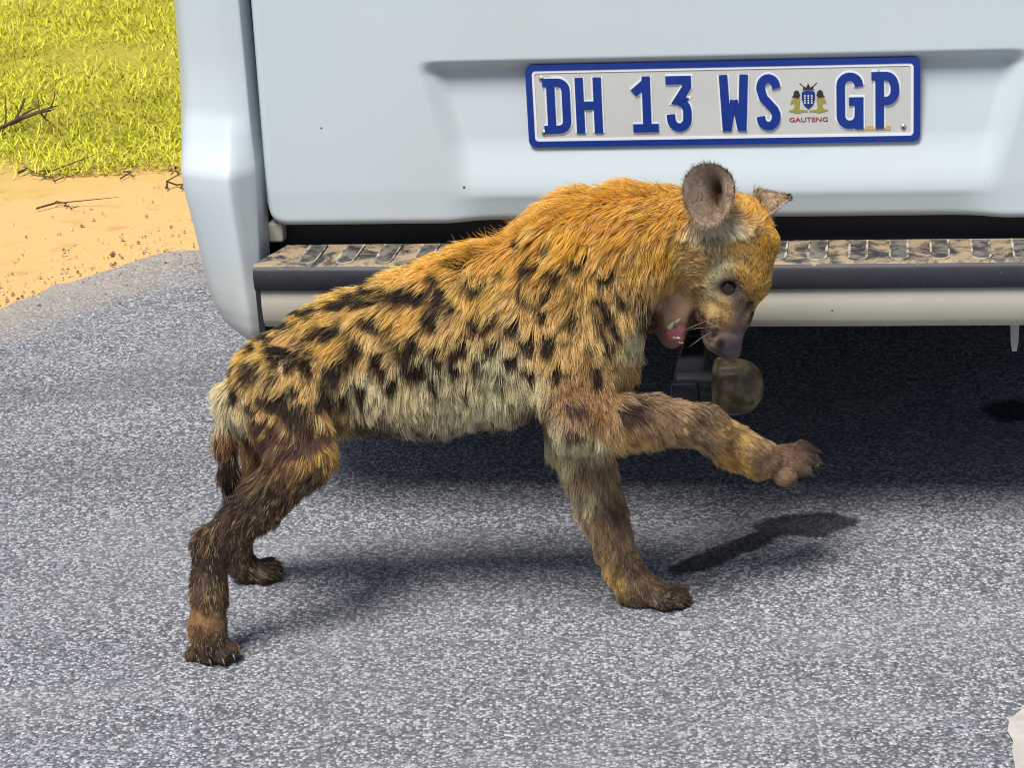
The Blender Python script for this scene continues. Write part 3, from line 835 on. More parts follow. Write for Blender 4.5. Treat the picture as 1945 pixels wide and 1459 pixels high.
def march(px, py):
    """depth Y where the ray through the pixel meets the body."""
    for Y in np.arange(2.62, 3.0, .002):
        q = at(px, py, Y); i = np.round((q - lo) / VOX).astype(int)
        if (i < 0).any() or (i >= dims).any(): continue
        if field[tuple(i)] < 0: return Y
    return 2.8
eyeY = march(1384, 546)
def lid_bar(pts, rad, dy):
    for (x0, y0), (x1, y1) in zip(pts[:-1], pts[1:]):
        for f in np.linspace(0, 1, 7):
            x_, y_ = x0 + (x1 - x0) * f, y0 + (y1 - y0) * f; P = at(x_, y_, march(x_, y_) + dy); rr = rad * mpp(2.78)
            i0 = np.clip(((P - .02 - lo) / VOX).astype(int), 0, dims - 1); i1 = np.clip(((P + .02 - lo) / VOX).astype(int) + 1, 1, dims)
            sl = tuple(slice(a, b) for a, b in zip(i0, i1))
            d = np.sqrt((axes[0][sl[0]][:, None, None] - P[0])**2 + (axes[1][sl[1]][None, :, None] - P[1])**2 + (axes[2][sl[2]][None, None, :] - P[2])**2) - rr
            lids.append((sl, d.astype(np.float32)))
lids = []
lid_bar([(1353, 544), (1362, 525), (1386, 515), (1411, 525), (1421, 546)], 8.5, .002)
lid_bar([(1356, 556), (1372, 572), (1396, 574), (1416, 561)], 6, .002)
eyeP = at(1384, 546, eyeY) + np.array([0.002, .0065, .001])
carve(at(1385, 546, eyeY - .001), .0105, .006)
for sl, d in lids: field[sl] = smin(field[sl], d, .006)
for ex_, ey_ in ((1356, 352), (1357, 366), (1355, 380)): carve(at(ex_, ey_, 2.762), .024, .006)
nosY = march(1374, 655)
def groove(pts, rad, dy):
    lids.clear(); lid_bar(pts, rad, dy)
    for sl, d in list(lids): field[sl] = -smin(-field[sl], d, .003)
groove([(1350, 652), (1354, 640), (1366, 633), (1384, 630), (1402, 634)], 2.8, -.0005)
groove([(1352, 664), (1362, 672), (1376, 684)], 2.6, -.0005)
groove([(1328, 590), (1331, 612), (1336, 636), (1346, 660)], 3.2, -.0005)
carve(at(1372, 656, nosY - .001), .0048, .004); carve(at(1364, 662, march(1364, 662) - .001), .003, .004)

def surface_nets(f):
    s = f < 0
    cells = np.zeros(np.array(f.shape) - 1, np.int8)
    for i in (0, 1):
        for j in (0, 1):
            for k in (0, 1): cells += s[i:f.shape[0]-1+i, j:f.shape[1]-1+j, k:f.shape[2]-1+k]
    act = (cells > 0) & (cells < 8)
    idx = np.argwhere(act); num = np.full(act.shape, -1, np.int64); num[act] = np.arange(len(idx))
    acc = np.zeros((len(idx), 3)); cnt = np.zeros(len(idx))
    cor = [(i, j, k) for i in (0, 1) for j in (0, 1) for k in (0, 1)]
    vals = {c: f[idx[:, 0]+c[0], idx[:, 1]+c[1], idx[:, 2]+c[2]] for c in cor}
    for a in cor:
        for ax in range(3):
            if a[ax]: continue
            b = list(a); b[ax] = 1; b = tuple(b)
            va, vb = vals[a], vals[b]; mk = (va < 0) != (vb < 0)
            t = np.where(mk, va / np.where(mk, va - vb, 1), 0)
            p = np.array(a, float)[None] + np.zeros((len(idx), 3)); p[:, ax] += t
            acc[mk] += p[mk]; cnt[mk] += 1
    verts = lo + VOX * (idx + acc / cnt[:, None])
    quads = []
    for ax in range(3):
        u, v = (ax + 1) % 3, (ax + 2) % 3
        sa = [slice(None)] * 3; sb = [slice(None)] * 3; sa[ax] = slice(0, -1); sb[ax] = slice(1, None)
        e = np.argwhere(s[tuple(sa)] != s[tuple(sb)])
        ok = (e[:, u] > 0) & (e[:, v] > 0) & (e[:, u] < f.shape[u]-1) & (e[:, v] < f.shape[v]-1); e = e[ok]
        def cid(du, dv):
            c = e.copy(); c[:, u] += du; c[:, v] += dv; return num[c[:, 0], c[:, 1], c[:, 2]]
        q = np.stack([cid(-1, -1), cid(0, -1), cid(0, 0), cid(-1, 0)], 1)
        inside = s[e[:, 0], e[:, 1], e[:, 2]]
        q[~inside] = q[~inside][:, ::-1]
        quads.append(q)
    return verts, np.concatenate(quads)
BV, BF = surface_nets(field)
# light smoothing
E_ = np.concatenate([BF[:, [0, 1]], BF[:, [1, 2]], BF[:, [2, 3]], BF[:, [3, 0]]])
for it in range(4):
    acc = np.zeros_like(BV); cnt = np.zeros(len(BV))
    for a, b in ((0, 1), (1, 0)):
        np.add.at(acc, E_[:, a], BV[E_[:, b]]); np.add.at(cnt, E_[:, a], 1)
    BV = BV * .55 + .45 * acc / cnt[:, None]

# --- coat: flow, length and colour fields sampled from points over the animal
OR, GO, TA, CR, TB, BR, DK, PG, BK, WH, SK = [np.array(c) for c in (
    (.98,.55,.085), (.97,.61,.16), (.95,.65,.26), (.99,.86,.57), (.46,.26,.11), (.185,.115,.075), (.060,.036,.026), (.13,.088,.088), (.018,.014,.014), (.95,.82,.62), (.56,.34,.19))]
GB = np.array((.60,.42,.25)); MV = np.array((.38,.235,.16))
FL = [ # px,py, dx,dy, mm, colour
 (480,655,-.75,.6,20,GO),(450,690,-.5,.85,22,GO),(600,580,-.8,.35,28,GO),(680,545,-.8,.35,30,GO),(760,515,-.8,.4,32,GO),(830,480,-.75,.45,34,OR),(900,445,-.75,.5,36,OR),(960,420,-.8,.3,38,OR),(1020,390,-.85,.15,40,OR),(1100,370,-.9,.05,36,OR),(1180,355,-.9,.0,30,OR),(1280,345,-.8,-.1,22,OR),
 (470,720,-.4,.85,22,TA),(560,690,-.55,.75,24,TA),(640,640,-.6,.7,27,GO),(700,650,-.4,.9,28,TA),(780,590,-.5,.8,30,GO),(850,620,-.3,.95,30,TA),(920,540,-.4,.85,34,GO),(980,580,-.3,.95,33,TA),(1000,480,-.5,.7,38,OR),(1100,450,-.5,.75,36,OR),(1100,540,-.2,.97,34,GO),(1190,430,-.6,.7,32,OR),(1210,500,-.35,.9,30,GO),
 (1180,580,.1,.98,32,TA),(1200,640,.25,.95,28,CR),(1190,710,.35,.9,26,TA),(1140,640,0,1,32,TA),(1050,650,-.15,1,33,TA),
 (700,740,.05,1,30,CR),(760,780,.1,1,32,CR),(850,770,.1,1,34,CR),(930,760,.1,1,34,CR),(1000,730,.1,1,34,CR),(820,710,-.1,1,32,CR),(940,700,-.1,1,32,CR),
 (830,850,.2,.9,14,DK),(720,815,.2,.9,16,DK),(940,830,.2,.9,14,BR),(1020,790,.1,.9,20,BR),
 (1100,720,0,1,28,TB),(1090,770,0,1,24,TB),
 (425,740,-.25,.97,28,CR),(430,690,-.4,.9,26,TA),(530,800,-.45,.88,17,TA),(600,780,-.2,.95,20,TA),(600,850,-.25,.95,15,GO),(480,860,-.4,.88,14,TB),(540,880,-.4,.85,13,TB),
 (595,905,-.6,.75,12,BR),(530,930,-.7,.65,11,DK),(470,960,-.7,.6,11,DK),(420,1000,-.6,.75,11,DK),(385,1040,-.2,.95,10,DK),(410,1070,0,1,8,DK),(395,1130,0,1,7,BR),(385,1180,0,1,6,TB),(400,1220,.2,.95,6,DK),(420,1245,.4,.8,4,DK),
 (455,1040,.1,1,8,BR),(490,1080,.6,.6,6,DK),(520,880,-.3,.9,14,DK),
 (1065,820,-.25,.95,30,CR),(1085,860,-.2,.97,26,CR),(1120,890,0,1,15,GB),(1120,940,-.1,1,15,CR),(1160,960,.05,1,11,MV),(1150,1020,-.05,1,11,GB),(1190,1080,.05,1,9,BR),(1170,1100,-.1,1,10,TA),(1210,1130,.4,.8,7,BR),(1270,1140,.8,.4,5,DK),
 (1130,780,.0,.95,18,TB),(1120,840,.5,.8,24,CR),(1180,848,.5,.8,22,TA),(1210,770,.3,.85,13,BR),(1280,790,.4,.8,11,GB),(1340,785,.6,.65,10,BR),(1320,835,.5,.8,12,GB),(1390,830,.6,.65,9,TA),(1430,870,.7,.5,7,GB),(1400,890,.4,.8,11,GO),(1490,885,.8,.4,6,MV),(1525,875,.8,.3,4.2,BR),(1515,900,.8,.4,4.2,BR),(1545,862,.8,.3,3.6,DK),
 (1380,645,0,-1,2.2,PG),(1350,630,-.2,-1,2,PG),(1412,625,0,-1,3.5,PG),(1355,595,-.3,-.9,6,TA),(1338,612,-.3,-.8,4,TB),(1404,568,0,-1,4,PG),(1380,585,-.2,-.9,6,TA),(1365,612,-.2,-.9,4,TB),(1404,600,0,-1,4,PG),(1412,500,-.2,-.95,10,TA),(1370,515,-.5,-.8,10,CR),(1410,640,0,-1,2.5,PG),(1430,590,.2,-1,6,GO),(1425,520,-.0,-1,10,GO),(1355,550,-.4,-.85,9,CR),(1330,545,-.6,-.5,12,TA),(1330,500,-.7,-.4,10,TA),(1300,470,-.8,.1,14,GO),
 (1450,480,.15,-1,10,OR),(1440,540,.1,-1,11,GO),(1400,470,-.2,-.9,8,GO),(1420,400,.2,-.9,14,OR),(1400,370,-.2,-.95,16,OR),(1470,415,.75,-.1,15,OR),(1470,440,.75,.25,13,OR),(1300,400,-.85,.25,20,OR),(1250,420,-.8,.45,26,OR),(1260,480,-.6,.75,26,OR),(1240,540,-.3,.92,24,TA),(1215,560,-.2,.95,26,TB),(1290,530,-.5,.8,16,GO),
 (1360,432,.3,.85,17,WH),(1330,425,-.1,.95,17,WH),(1395,430,.6,.6,16,WH),
 (1285,570,-.3,-.3,2.2,SK),(1255,585,-.5,.2,3,SK),(1312,556,-.3,-.3,3,SK),(1270,602,-.3,.2,2,SK),(1300,590,-.3,-.2,2,SK),(1258,640,-.2,.5,1.2,PG),(1225,575,-.2,.9,22,DK),(1240,600,-.1,.9,16,DK),
 (428,790,.0,1,26,CR),(428,835,.05,1,26,TB),(432,880,.05,1,28,BK),(438,925,.05,1,24,BK)]
FLP = np.array([f[:2] for f in FL], float); FLD = np.array([(f[2], f[3], f[4]) for f in FL], float); FLC = np.array([f[5] for f in FL])
SP = [(694,568,27,10),(776,559,35,17),(840,544,15,27),(914,538,19,11),(1013,497,14,12),(957,512,12,10),(1091,540,11,12),(1130,566,11,13),(1104,488,12,11),(1048,545,10,12),(709,607,16,13),(733,615,13,12),(828,600,11,17),(912,602,15,17),(946,594,11,10),(981,613,14,17),(1087,592,10,14),(1044,639,14,16),(1078,632,9,10),(873,648,15,14),(836,661,14,13),(767,656,18,13),(793,635,11,11),(970,671,14,13),(905,682,10,14),(789,687,23,17),(722,678,12,21),(676,656,13,20),(625,628,23,10),(547,678,27,18),(590,695,14,12),(631,704,15,20),(486,700,16,17),(616,734,14,22),(534,760,22,15),(566,786,21,18),(612,764,12,16),(478,764,13,10),(495,799,14,10),(590,798,13,12),(581,829,15,12),(508,838,14,11),(540,848,10,10),(681,739,8,20),(823,721,8,18),(594,589,17,8),(551,613,16,8),(486,661,12,10),(1150,640,9,14),(1015,560,9,12),(1160,520,9,10),(660,610,14,8),(880,735,7,14),(950,725,7,14),(1000,690,9,12),(520,640,14,8),(1095,769,18,13),(1195,777,20,12),(1091,818,16,8),(545,820,10,9),(470,820,10,12),(455,735,8,14),(1420,585,9,9),(1430,610,8,10)]
SP += [(1000,545,9,12),(1060,505,9,12),(1135,610,8,13),(1115,655,8,13),(880,500,12,8),(925,478,12,8),(1150,580,8,12),(862,580,10,13),(1005,645,9,13),(1030,590,9,13),(935,645,9,13),(752,640,10,10),(650,580,14,7),(720,545,14,7),(1050,460,11,8),(1000,450,11,8),(1140,510,9,10),(1180,560,8,11),(1165,610,8,13),(1130,700,8,15),(1060,690,8,15),(860,690,9,14),(745,720,8,16),(650,745,9,14),(560,735,12,9),(520,720,12,9),(505,745,10,9),(600,665,12,9),(655,690,9,14),(580,640,13,7),(450,700,7,12),(520,805,10,9),(560,850,11,9),(610,820,9,11)]
SP = np.array(SP, float)
def wnoise(P, s, seed):
    r_ = np.random.default_rng(seed); v = np.zeros(len(P))
    for k in range(5):
        d = r_.normal(0, 1, 3); v += np.sin(P @ d * s * (1 + .35 * k) + r_.uniform(0, 6.3)) / 5
    return v
def coat(P, power=3.0):
    """flow (world), length m, colour, spot amount for points P on the skin."""
    x, y = project(P); x = x + wnoise(P, 60, 3) * 5; y = y + wnoise(P, 60, 4) * 5
    out_d = np.zeros((len(P), 3)); out_c = np.zeros((len(P), 3)); spot = np.zeros(len(P))
    for s in range(0, len(P), 20000):
        e = slice(s, s + 20000)
        d2 = (x[e, None] - FLP[None, :, 0])**2 + (y[e, None] - FLP[None, :, 1])**2 + 60.0
        w = d2 ** (-power / 2 * 1.15); w /= w.sum(1, keepdims=True)
        out_d[e] = w @ FLD; out_c[e] = w @ FLC
        q = .88 * np.sqrt(((x[e, None] - SP[None, :, 0]) / SP[None, :, 2])**2 + ((y[e, None] - SP[None, :, 1]) / SP[None, :, 3])**2).min(1)
        spot[e] = 1 - sstep(.66, 1.36, q)
    fl = np.stack([out_d[:, 0], np.zeros(len(P)), -out_d[:, 1]], 1)
    return fl, out_d[:, 2] * .001, out_c, spot, x, y
fl, ln, cc, spt, bx, by = coat(BV)
# bare skin colour under the fur
skin = cc * .6 * (1 - spt[:, None] * .8)
nose = np.clip(2.2 - 2.2 * np.hypot((bx - 1384) / 38, (by - 664) / 27), 0, 1)
short = np.clip((.006 - ln) / .004, 0, 1)[:, None]
skin = skin * (1 + short * .9 * (by < 700)[:, None])
skin = skin * (1 - nose[:, None]) + np.array([.052, .042, .046]) * nose[:, None]
nst = np.clip(2 - 2 * np.hypot((bx - 1370) / 11, (by - 655) / 13), 0, 1)[:, None]; skin = skin * (1 - nst) + .003 * nst
lip = np.clip(1 - np.hypot((bx - 1324) / 22, (by - 618) / 50), 0, 1); lip = np.clip(lip * 3, 0, 1)[:, None]
skin = skin * (1 - lip) + np.array([.03, .02, .022]) * lip
for dx_, dy_ in ((1345,622),(1352,630),(1358,618),(1350,612),(1362,628),(1368,614),(1342,634),(1356,640)):
    dt = np.clip(1.6 - 1.6 * np.hypot(bx - dx_, by - dy_) / 6, 0, 1)[:, None]; skin = skin * (1 - dt * .85)
gum = np.clip(1.6 - 1.6 * np.hypot((bx - 1288) / 24, (by - 632) / 24), 0, 1)[:, None]
skin = skin * (1 - gum) + np.array([.10, .03, .034]) * gum
lid = np.clip(1.5 - np.hypot((bx - 1386) / 23, (by - 547) / 18), 0, 1)[:, None]
skin = skin * (1 - lid) + np.array([.02, .014, .014]) * lid
me = bpy.data.meshes.new('body')
me.from_pydata((BV - HO).tolist(), [], BF.tolist())
ca = me.color_attributes.new('skin', 'FLOAT_COLOR', 'POINT')
ca.data.foreach_set('color', np.concatenate([skin, np.ones((len(skin), 1))], 1).ravel())
t = NT('hyena_skin'); at_ = t.node('ShaderNodeAttribute', attribute_name='skin')
n_ = t.noise(180, 4, .7); t.col(t.mix(t.math('MULTIPLY', n_, .35), at_.outputs['Color'], (.02, .014, .01)))
t.set(Roughness=.48, Specular_IOR_Level=.45); t.bump(t.noise(420, 4, .7), .6, .0014)
M['skin'] = t.mat
body = finish('body', me, M['skin'], hy)
me.polygons.foreach_set('use_smooth', [True] * len(me.polygons)); me.update()
bm = bmesh.new(); bm.from_mesh(me); BVH = BVHTree.FromBMesh(bm); bm.free()
def hit(px, py):
    d = Vector(ray(px, py)).normalized(); o = Vector(CAM - HO)
    p, n, i, _ = BVH.ray_cast(o, d); return (np.array(p), np.array(n)) if p is not None else (at(px, py, 2.8) - HO, np.array([0, -1., 0]))

# fur
def fur(nh):
    tri = np.concatenate([BF[:, [0, 1, 2]], BF[:, [0, 2, 3]]])
    A, B, C_ = BV[tri[:, 0]], BV[tri[:, 1]], BV[tri[:, 2]]
    nrm = np.cross(B - A, C_ - A); ar = np.linalg.norm(nrm, axis=1) + 1e-12
    cen = (A + B + C_) / 3
    _, lc, _, _, tx, ty = coat(cen)
    wt = ar * np.clip(.013 / np.maximum(lc, .003), .6, 3.2)
    wt[(nrm[:, 1] / ar) > .45] *= .3
    bare = (np.hypot((tx - 1384) / 19, (ty - 545) / 16) < 1) | (np.hypot((tx - 1384) / 34, (ty - 664) / 23) < 1) | (np.hypot((tx - 1290) / 26, (ty - 632) / 26) < 1) | (np.hypot((tx - 1372) / 8, (ty - 656) / 8) < 1)
    bare |= cen[:, 2] < .004
    wt[(tx > 1300) & (ty > 430) & (ty < 660) & (cen[:, 2] > .3)] *= 2.4
    wt[(tx > 1440) & (ty > 830) & (ty < 930)] *= 2.5
    bare |= np.hypot((tx - 1352) / 38, (ty - 366) / 50) < 1
    wt[bare] = 0
    pick = rng.choice(len(tri), nh, p=wt / wt.sum())
    u, v = rng.random(nh), rng.random(nh); fl_ = u + v > 1; u[fl_] = 1 - u[fl_]; v[fl_] = 1 - v[fl_]
    P = A[pick] + (B - A)[pick] * u[:, None] + (C_ - A)[pick] * v[:, None]
    vn = np.zeros_like(BV)
    for k in range(3): np.add.at(vn, tri[:, k], nrm)
    vn /= np.linalg.norm(vn, axis=1, keepdims=True) + 1e-12
    w0 = (1 - u - v)[:, None]
    N = vn[tri[pick, 0]] * w0 + vn[tri[pick, 1]] * u[:, None] + vn[tri[pick, 2]] * v[:, None]
    N /= np.linalg.norm(N, axis=1, keepdims=True) + 1e-12
    fl, ln, colr, spot, x, y = coat(P); ln = np.where((y > 700) & (ln < .02) & (ln > .0045), ln * 1.4, ln); ln = np.where(ln > .022, (.021 + (ln - .022) * .5), ln)
    # tangent flow + wander
    wx = np.stack([wnoise(P, 45, 11), wnoise(P, 45, 12), wnoise(P, 45, 13)], 1)
    fl = fl / (np.linalg.norm(fl, axis=1, keepdims=True) + 1e-9) + .40 * wx + rng.normal(0, .17, P.shape)
    T = fl - N * (fl * N).sum(1, keepdims=True); T /= np.linalg.norm(T, axis=1, keepdims=True) + 1e-9
    lift = np.where(ln > .02, .50, .46) + .30 * np.clip(N[:, 2], 0, 1) * (ln > .024) + .22 * wnoise(P, 70, 21) + rng.normal(0, .12, nh); lift = np.clip(lift, .08, 1.1)
    L = ln * (1 + .45 * wnoise(P, 80, 31)) * rng.uniform(.55, 1.25, nh)
    NP = 6; tt = np.linspace(0, 1, NP)
    C = np.zeros((nh, NP, 3))
    d0 = T * np.cos(lift)[:, None] + N * np.sin(lift)[:, None]
    l1 = lift * .25; d1 = T * np.cos(l1)[:, None] + N * np.sin(l1)[:, None] + np.array([0, 0, -.18])
    d1 /= np.linalg.norm(d1, axis=1, keepdims=True)
    curl = rng.normal(0, .16, (nh, 3))
    C[:, 0] = P - N * .0012
    for k in range(1, NP):
        f = (k - .5) / (NP - 1); d = d0 * (1 - f) + d1 * f + curl * f
        d /= np.linalg.norm(d, axis=1, keepdims=True)
        C[:, k] = C[:, k-1] + d * (L / (NP - 1))[:, None]
    # tufts
    nc = nh // 28
    kd = kdtree.KDTree(nc); ci = rng.choice(nh, nc, replace=False)
    for j, i in enumerate(ci): kd.insert(P[i], j)
    kd.balance()
    own = np.array([kd.find(p)[1] for p in P]); lead = ci[own]
    far = np.linalg.norm(P - P[lead], axis=1)
    cw = np.clip(ln / .014, .15, 1) * .74 * (far < .02) * rng.uniform(.3, 1.1, nh)
    for k in range(1, NP):
        w = (cw * tt[k] ** 1.3)[:, None]
        tgt = C[lead, k] + (P - P[lead]) * .12
        C[:, k] = C[:, k] * (1 - w) + tgt * w
    C[:, :, 2] = np.maximum(C[:, :, 2], .0055)
    # colour
    spm = spot[lead] * .55 + spot * .45; spm = np.clip(spm * 1.45 + rng.normal(0, .16, nh) * (spm > .05), 0, 1)
    mott = sstep(.02, .34, wnoise(P, 130, 41) + rng.normal(0, .08, nh)); leg = np.clip((.032 - ln) / .010, 0, 1) * sstep(740, 820, y)
    dark = np.clip(spm + leg * mott * np.where(x > 1000, .5, .8), 0, 1)[:, None]
    jit = rng.normal(1, .15, (nh, 1)) * (1 + .18 * wnoise(P, 110, 51))[:, None]
    colr = np.clip(colr * jit, .005, .95)
    face = (x > 1290) & (y < 640) & (y > 440); colr[face] *= rng.uniform(.6, 1.12, (face.sum(), 1)); fk = face & (rng.random(nh) < .09); colr[fk] *= .25
    pale = rng.random(nh) < np.where((y > 740) & (ln < .03), .10, .16); colr[pale] = colr[pale] * .4 + CR * .6
    gl = (y > 700) & (ln < .02) & (wnoise(P, 230, 61) + rng.normal(0, .25, nh) > np.where(x < 800, .45, .62)); colr[gl] = colr[gl] * .45 + TA * .5
    dk = rng.random(nh) < .08; colr[dk] *= .3
    colr = colr * (1 - dark) + (np.array([.042, .025, .018]) + (np.array([.095, .048, .042]) * leg[:, None])) * dark
    hc = bpy.data.hair_curves.new('fur'); hc.add_curves([NP] * nh)
    hc.attributes['position'].data.foreach_set('vector', (C - HO).astype(np.float32).ravel())
    ra = hc.attributes.get('radius') or hc.attributes.new('radius', 'FLOAT', 'POINT')
    facem = (x > 1295) & (y > 430) & (y < 650) & (P[:, 2] > .3)
    r0 = (np.clip(.00017 + ln * .0055, .00020, .00032) * np.where(facem, 1.25, 1))[:, None] * rng.uniform(.7, 1.2, (nh, 1)) * np.array([1, 1, .95, .8, .55, .15])[None]
    ra.data.foreach_set('value', r0.astype(np.float32).ravel())
    fa = hc.attributes.new('coat', 'FLOAT_COLOR', 'CURVE')
    fa.data.foreach_set('color', np.concatenate([colr, np.ones((nh, 1))], 1).astype(np.float32).ravel())
    mt = bpy.data.materials.new('hyena_fur'); mt.use_nodes = True; nt = mt.node_tree; nt.nodes.remove(nt.nodes['Principled BSDF'])
    hb = nt.nodes.new('ShaderNodeBsdfPrincipled'); tb = nt.nodes.new('ShaderNodeBsdfTranslucent'); ms = nt.nodes.new('ShaderNodeMixShader'); ms.inputs[0].default_value = .38
    an = nt.nodes.new('ShaderNodeAttribute'); an.attribute_name = 'coat'
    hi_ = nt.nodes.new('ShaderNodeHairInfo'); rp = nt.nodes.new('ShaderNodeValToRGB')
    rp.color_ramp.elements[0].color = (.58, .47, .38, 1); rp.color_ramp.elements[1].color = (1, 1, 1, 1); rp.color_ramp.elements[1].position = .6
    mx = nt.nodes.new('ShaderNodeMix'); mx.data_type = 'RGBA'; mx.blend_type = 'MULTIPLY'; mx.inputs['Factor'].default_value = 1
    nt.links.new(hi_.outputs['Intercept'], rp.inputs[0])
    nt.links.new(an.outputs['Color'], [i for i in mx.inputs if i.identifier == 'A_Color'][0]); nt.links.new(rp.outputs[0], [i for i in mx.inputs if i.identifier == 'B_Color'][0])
    cout = [o for o in mx.outputs if o.identifier == 'Result_Color'][0]
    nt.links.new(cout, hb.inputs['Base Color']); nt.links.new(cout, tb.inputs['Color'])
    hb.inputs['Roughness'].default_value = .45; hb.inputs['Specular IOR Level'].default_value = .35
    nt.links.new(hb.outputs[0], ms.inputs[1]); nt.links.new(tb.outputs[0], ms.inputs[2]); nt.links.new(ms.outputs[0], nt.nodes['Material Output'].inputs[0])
    hc.materials.append(mt)
    o = bpy.data.objects.new('fur', hc); COL.objects.link(o); o.parent = hy
    return mt
furmat = fur(215000)

# eyes
t = NT('dark_eye'); t.col(t.mix(t.noise(60), (.012, .007, .006), (.03, .016, .01))); t.set(Roughness=.07, Specular_IOR_Level=.6); M['eye'] = t.mat
def ball(name, P, r_, mat, parent, sc=(1, 1, 1)):
    bm = bmesh.new(); bmesh.ops.create_uvsphere(bm, u_segments=20, v_segments=14, radius=r_)
    for v in bm.verts: v.co = Vector((v.co.x * sc[0], v.co.y * sc[1], v.co.z * sc[2]))
    me = bpy.data.meshes.new(name); bm.to_mesh(me); bm.free()
    o = finish(name, me, mat, parent, 80); o.location = P; return o
eP, eN = hit(1384, 546)
ball('eye', eP - eN * .0060, .0126, M['eye'], hy)
fp, fn, _, _ = BVH.ray_cast(Vector(eP + np.array([.028, .2, 0.0])), Vector((0, -1, 0)))
if fp is not None: ball('eye', np.array(fp) + np.array([0, -.003, 0]), .0078, M['eye'], hy)

# ears: cupped discs
t = NT('ear_skin'); n_ = t.noise(70, 5, .65)
t.col(t.mix(n_, (.15, .105, .08), (.40, .30, .225))); t.set(Roughness=.65); t.bump(t.noise(300), .4, .001); M['ear'] = t.mat
def ear(center, e1, e2, nrm, rx, rz, pit):
    e1, e2, nrm = (np.array(v, float) / np.linalg.norm(v) for v in (e1, e2, nrm))
    NR, NA = 14, 40; V, F = [], []
    def front(rho, th):
        a, b = rho * math.cos(th), rho * math.sin(th)
        shape = 1 + .05 * math.sin(3 * th + .4)
        cup = -.019 * (1 - rho ** 2) ** 1.3 - pit * math.exp(-(((a - .18) / .17) ** 2 + ((b + .08) / .52) ** 2)) + .004 * math.exp(-(((a - .60) / .12) ** 2)) + .0025 * math.exp(-(((a + .25) / .15) ** 2))
        return center + e1 * rx * a * shape + e2 * rz * b * shape * (1.0 if b > 0 else .95) + nrm * cup
    for side in (0, 1):
        for i in range(NR + 1):
            rho = max(i / NR, .001)
            for k in range(NA):
                p = front(rho, 2 * math.pi * k / NA)
                if side: p = p - nrm * (.0045 * (1 - .55 * rho ** 3))
                V.append(p - HO)
    off = (NR + 1) * NA
    for s in (0, 1):
        for i in range(NR):
            for k in range(NA):
                a = s * off + i * NA + k; b = s * off + i * NA + (k+1) % NA
                F.append((a, b, b + NA, a + NA) if s == 0 else (a, a + NA, b + NA, b))
    for k in range(NA):
        a, b = NR * NA + k, NR * NA + (k+1) % NA
        F.append((a, b, b + off, a + off))
    o = mesh_obj('ear', V, F, M['ear'], hy, 70)
    return front, nrm
ec = at(1346, 370, 2.738)
front, nr1 = ear(ec, (1, .18, .05), (-.04, .30, .95), (-.25, -.93, .28), 50 * mpp(2.76), 61 * mpp(2.76), .046)
ec2 = at(1466, 402, 2.80)
front2, nr2 = ear(ec2, (.35, .9, .1), (.80, -.1, .60), (.55, -.25, -.75), .015, .031, .010)
# ear hair
def hairs(name, roots, dirs, L, col, r_=.00022):
    n = len(roots); NP = 4; C = np.zeros((n, NP, 3)); C[:, 0] = roots
    d = dirs / np.linalg.norm(dirs, axis=1, keepdims=True); cu_ = rng.normal(0, .25, (n, 3))
    for k in range(1, NP):
        dd = d + cu_ * k / NP; dd /= np.linalg.norm(dd, axis=1, keepdims=True); C[:, k] = C[:, k-1] + dd * (L / (NP-1))[:, None]
    hc = bpy.data.hair_curves.new(name); hc.add_curves([NP] * n)
    hc.attributes['position'].data.foreach_set('vector', (C - HO).astype(np.float32).ravel())
    ra = hc.attributes.get('radius') or hc.attributes.new('radius', 'FLOAT', 'POINT')
    ra.data.foreach_set('value', (np.ones((n, 1)) * r_ * np.array([1, .9, .6, .15])[None]).astype(np.float32).ravel())
    fa = hc.attributes.new('coat', 'FLOAT_COLOR', 'CURVE')
    fa.data.foreach_set('color', np.concatenate([col, np.ones((n, 1))], 1).astype(np.float32).ravel())
    hc.materials.append(furmat); o = bpy.data.objects.new(name, hc); COL.objects.link(o); o.parent = hy; return o
rt_, dr_, ll_, cl_ = [], [], [], []
for ei, (fr, nn, base_dir) in enumerate(((front, 1500, np.array([.0, -.25, .6])), (front2, 5000, np.array([.7, -.2, .3])))):
    for k in range(nn):
        rho, th = math.sqrt(rng.random()), rng.uniform(0, 6.283)
        back = ei == 1 and k % 2; p = fr(rho, th) - (nr2 * (.0048 - .002 * rho) if back else 0); rim = rho > .9
        rt_.append(p); dr_.append((p - fr(.3, th)) * (18 if rim else 4) + base_dir - (nr2 * .5 if back else 0) + rng.normal(0, .3, 3)); ll_.append(rng.uniform(.002, .004) if math.sin(th) > -.2 else rng.uniform(.006, .016))
        low = math.sin(th) < -.4 and rho > .3
        if ei: cl_.append((OR * .5 + CR * .3) * rng.uniform(.4, 1.0) if rng.random() < .8 and not (rim and math.sin(th) > .2) else BK); continue
        cl_.append(np.array([.62, .52, .40]) * rng.uniform(.6, 1.2) if low else np.array([.30, .20, .13]) * rng.uniform(.5, 1.3))
for k in range(900):
    th = rng.uniform(0, 6.283); p = front(rng.uniform(.93, 1.0), th); rt_.append(p); dr_.append((p - front(.4, th)) * 30 + np.array([0, .1, .25]) + rng.normal(0, .35, 3)); ll_.append(rng.uniform(.003, .008)); cl_.append((CR * .7 if rng.random() < .6 else np.array([.2, .13, .09])) * rng.uniform(.6, 1.1))
hairs('ear_hair', np.array(rt_), np.array(dr_), np.array(ll_), np.array(cl_), .00016)
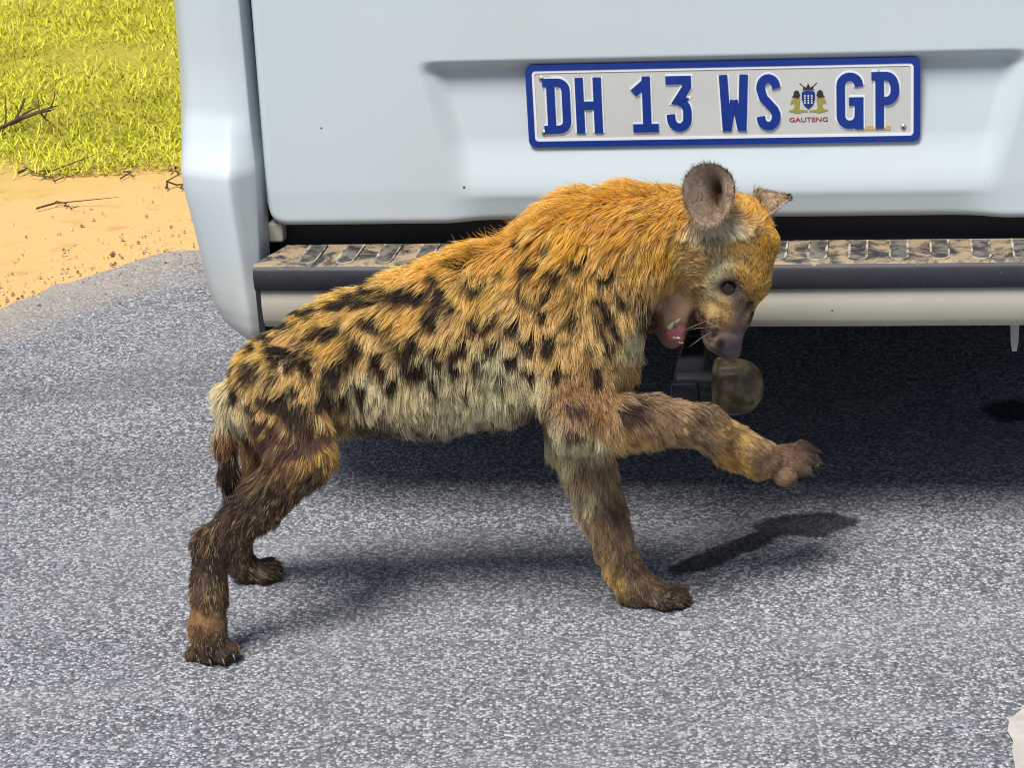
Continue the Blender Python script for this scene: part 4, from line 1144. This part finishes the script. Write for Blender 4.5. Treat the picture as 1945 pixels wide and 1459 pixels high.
# stray dark guard hairs on the mane
rt_, dr_, ll_, cl_ = [], [], [], []
for k in range(900):
    q = rng.random(); px = 840 + 420 * q + rng.normal(0, 10); py = np.interp(px, [840, 900, 960, 1050, 1180, 1260], [520, 490, 465, 422, 380, 368]) + rng.normal(0, 8)
    if BVH.ray_cast(Vector(CAM - HO), Vector(ray(px, py)).normalized())[0] is None: continue
    P, n = hit(px, py); rt_.append(P + HO); dr_.append(np.array([-.8, -.1, .65]) + rng.normal(0, .3, 3)); ll_.append(rng.uniform(.016, .034)); cl_.append(OR * rng.uniform(.7, 1.05) if rng.random() < .93 else BK * 2)
hairs('mane_hair', np.array(rt_), np.array(dr_), np.array(ll_), np.array(cl_), .00024)

# whiskers, teeth, tongue, claws
rt_, dr_, ll_, cl_ = [], [], [], []
for px, py in ((1345,622),(1352,630),(1358,618),(1350,612),(1362,628),(1368,614),(1342,634),(1356,640),(1340,610),(1372,604)):
    P, n = hit(px, py); rt_.append(P + HO); dr_.append(n * .8 + np.array([-.5, -.2, .15]) + rng.normal(0, .2, 3)); ll_.append(rng.uniform(.02, .04)); cl_.append(BK if rng.random() < .5 else WH * .8)
hairs('whisker', np.array(rt_), np.array(dr_), np.array(ll_), np.array(cl_), .00022)
def cone(name, P, d, L, r_, mat, bend=0.0):
    d = np.array(d, float) / np.linalg.norm(d)
    pts = [P + d * L * f + np.array([0, 0, -bend * f * f]) for f in (0, .35, .7, 1)]
    V, F = tube_geo([Vector(p) for p in pts], [r_, r_ * .85, r_ * .5, r_ * .08], 10)
    return mesh_obj(name, V, F, mat, hy, 60)
for px, py, d, L, r_ in ((1271,622,(.35,-.5,.6),.013,.0042),(1280,640,(.7,-.5,-.2),.010,.0034),(1286,648,(.75,-.4,-.3),.010,.003),(1284,612,(.6,-.5,.5),.009,.003)):
    P, n = hit(px, py); cone('tooth', P - n * .002, d, L, r_, M['tooth'])
P, n = hit(1292, 632)
tg_ = ball('tongue', P - n * .005, .012, M['tongue'], hy, (.85, .7, 1.4))
P, n = hit(1278, 634)
gm_ = ball('gum', P - n * .007, .012, M['tongue'], hy, (.95, .7, 1.3))
for o_ in (tg_, gm_):
    for v_ in o_.data.vertices: v_.co *= 1 + .16 * math.sin(v_.co.x * 900 + v_.co.z * 600) * math.cos(v_.co.z * 800 + v_.co.y * 500)
for lst, dd in ((((374,1253),(398,1258),(424,1257),(444,1248)), (.25,-.75,-.35)), (((527,1078),(524,1092)), (.9,-.3,-.3)), (((1304,1136),(1305,1148),(1288,1154),(1268,1154)), (.85,-.4,-.3)), (((1556,857),(1560,880),(1540,904),(1504,921)), (.9,-.25,-.35))):
    for px, py in lst:
        P, n = hit(px - (3 if dd[0] > .5 else 0), py - 3); cone('claw', P - n * .002, dd, .010, .0028, M['claw'], .001)
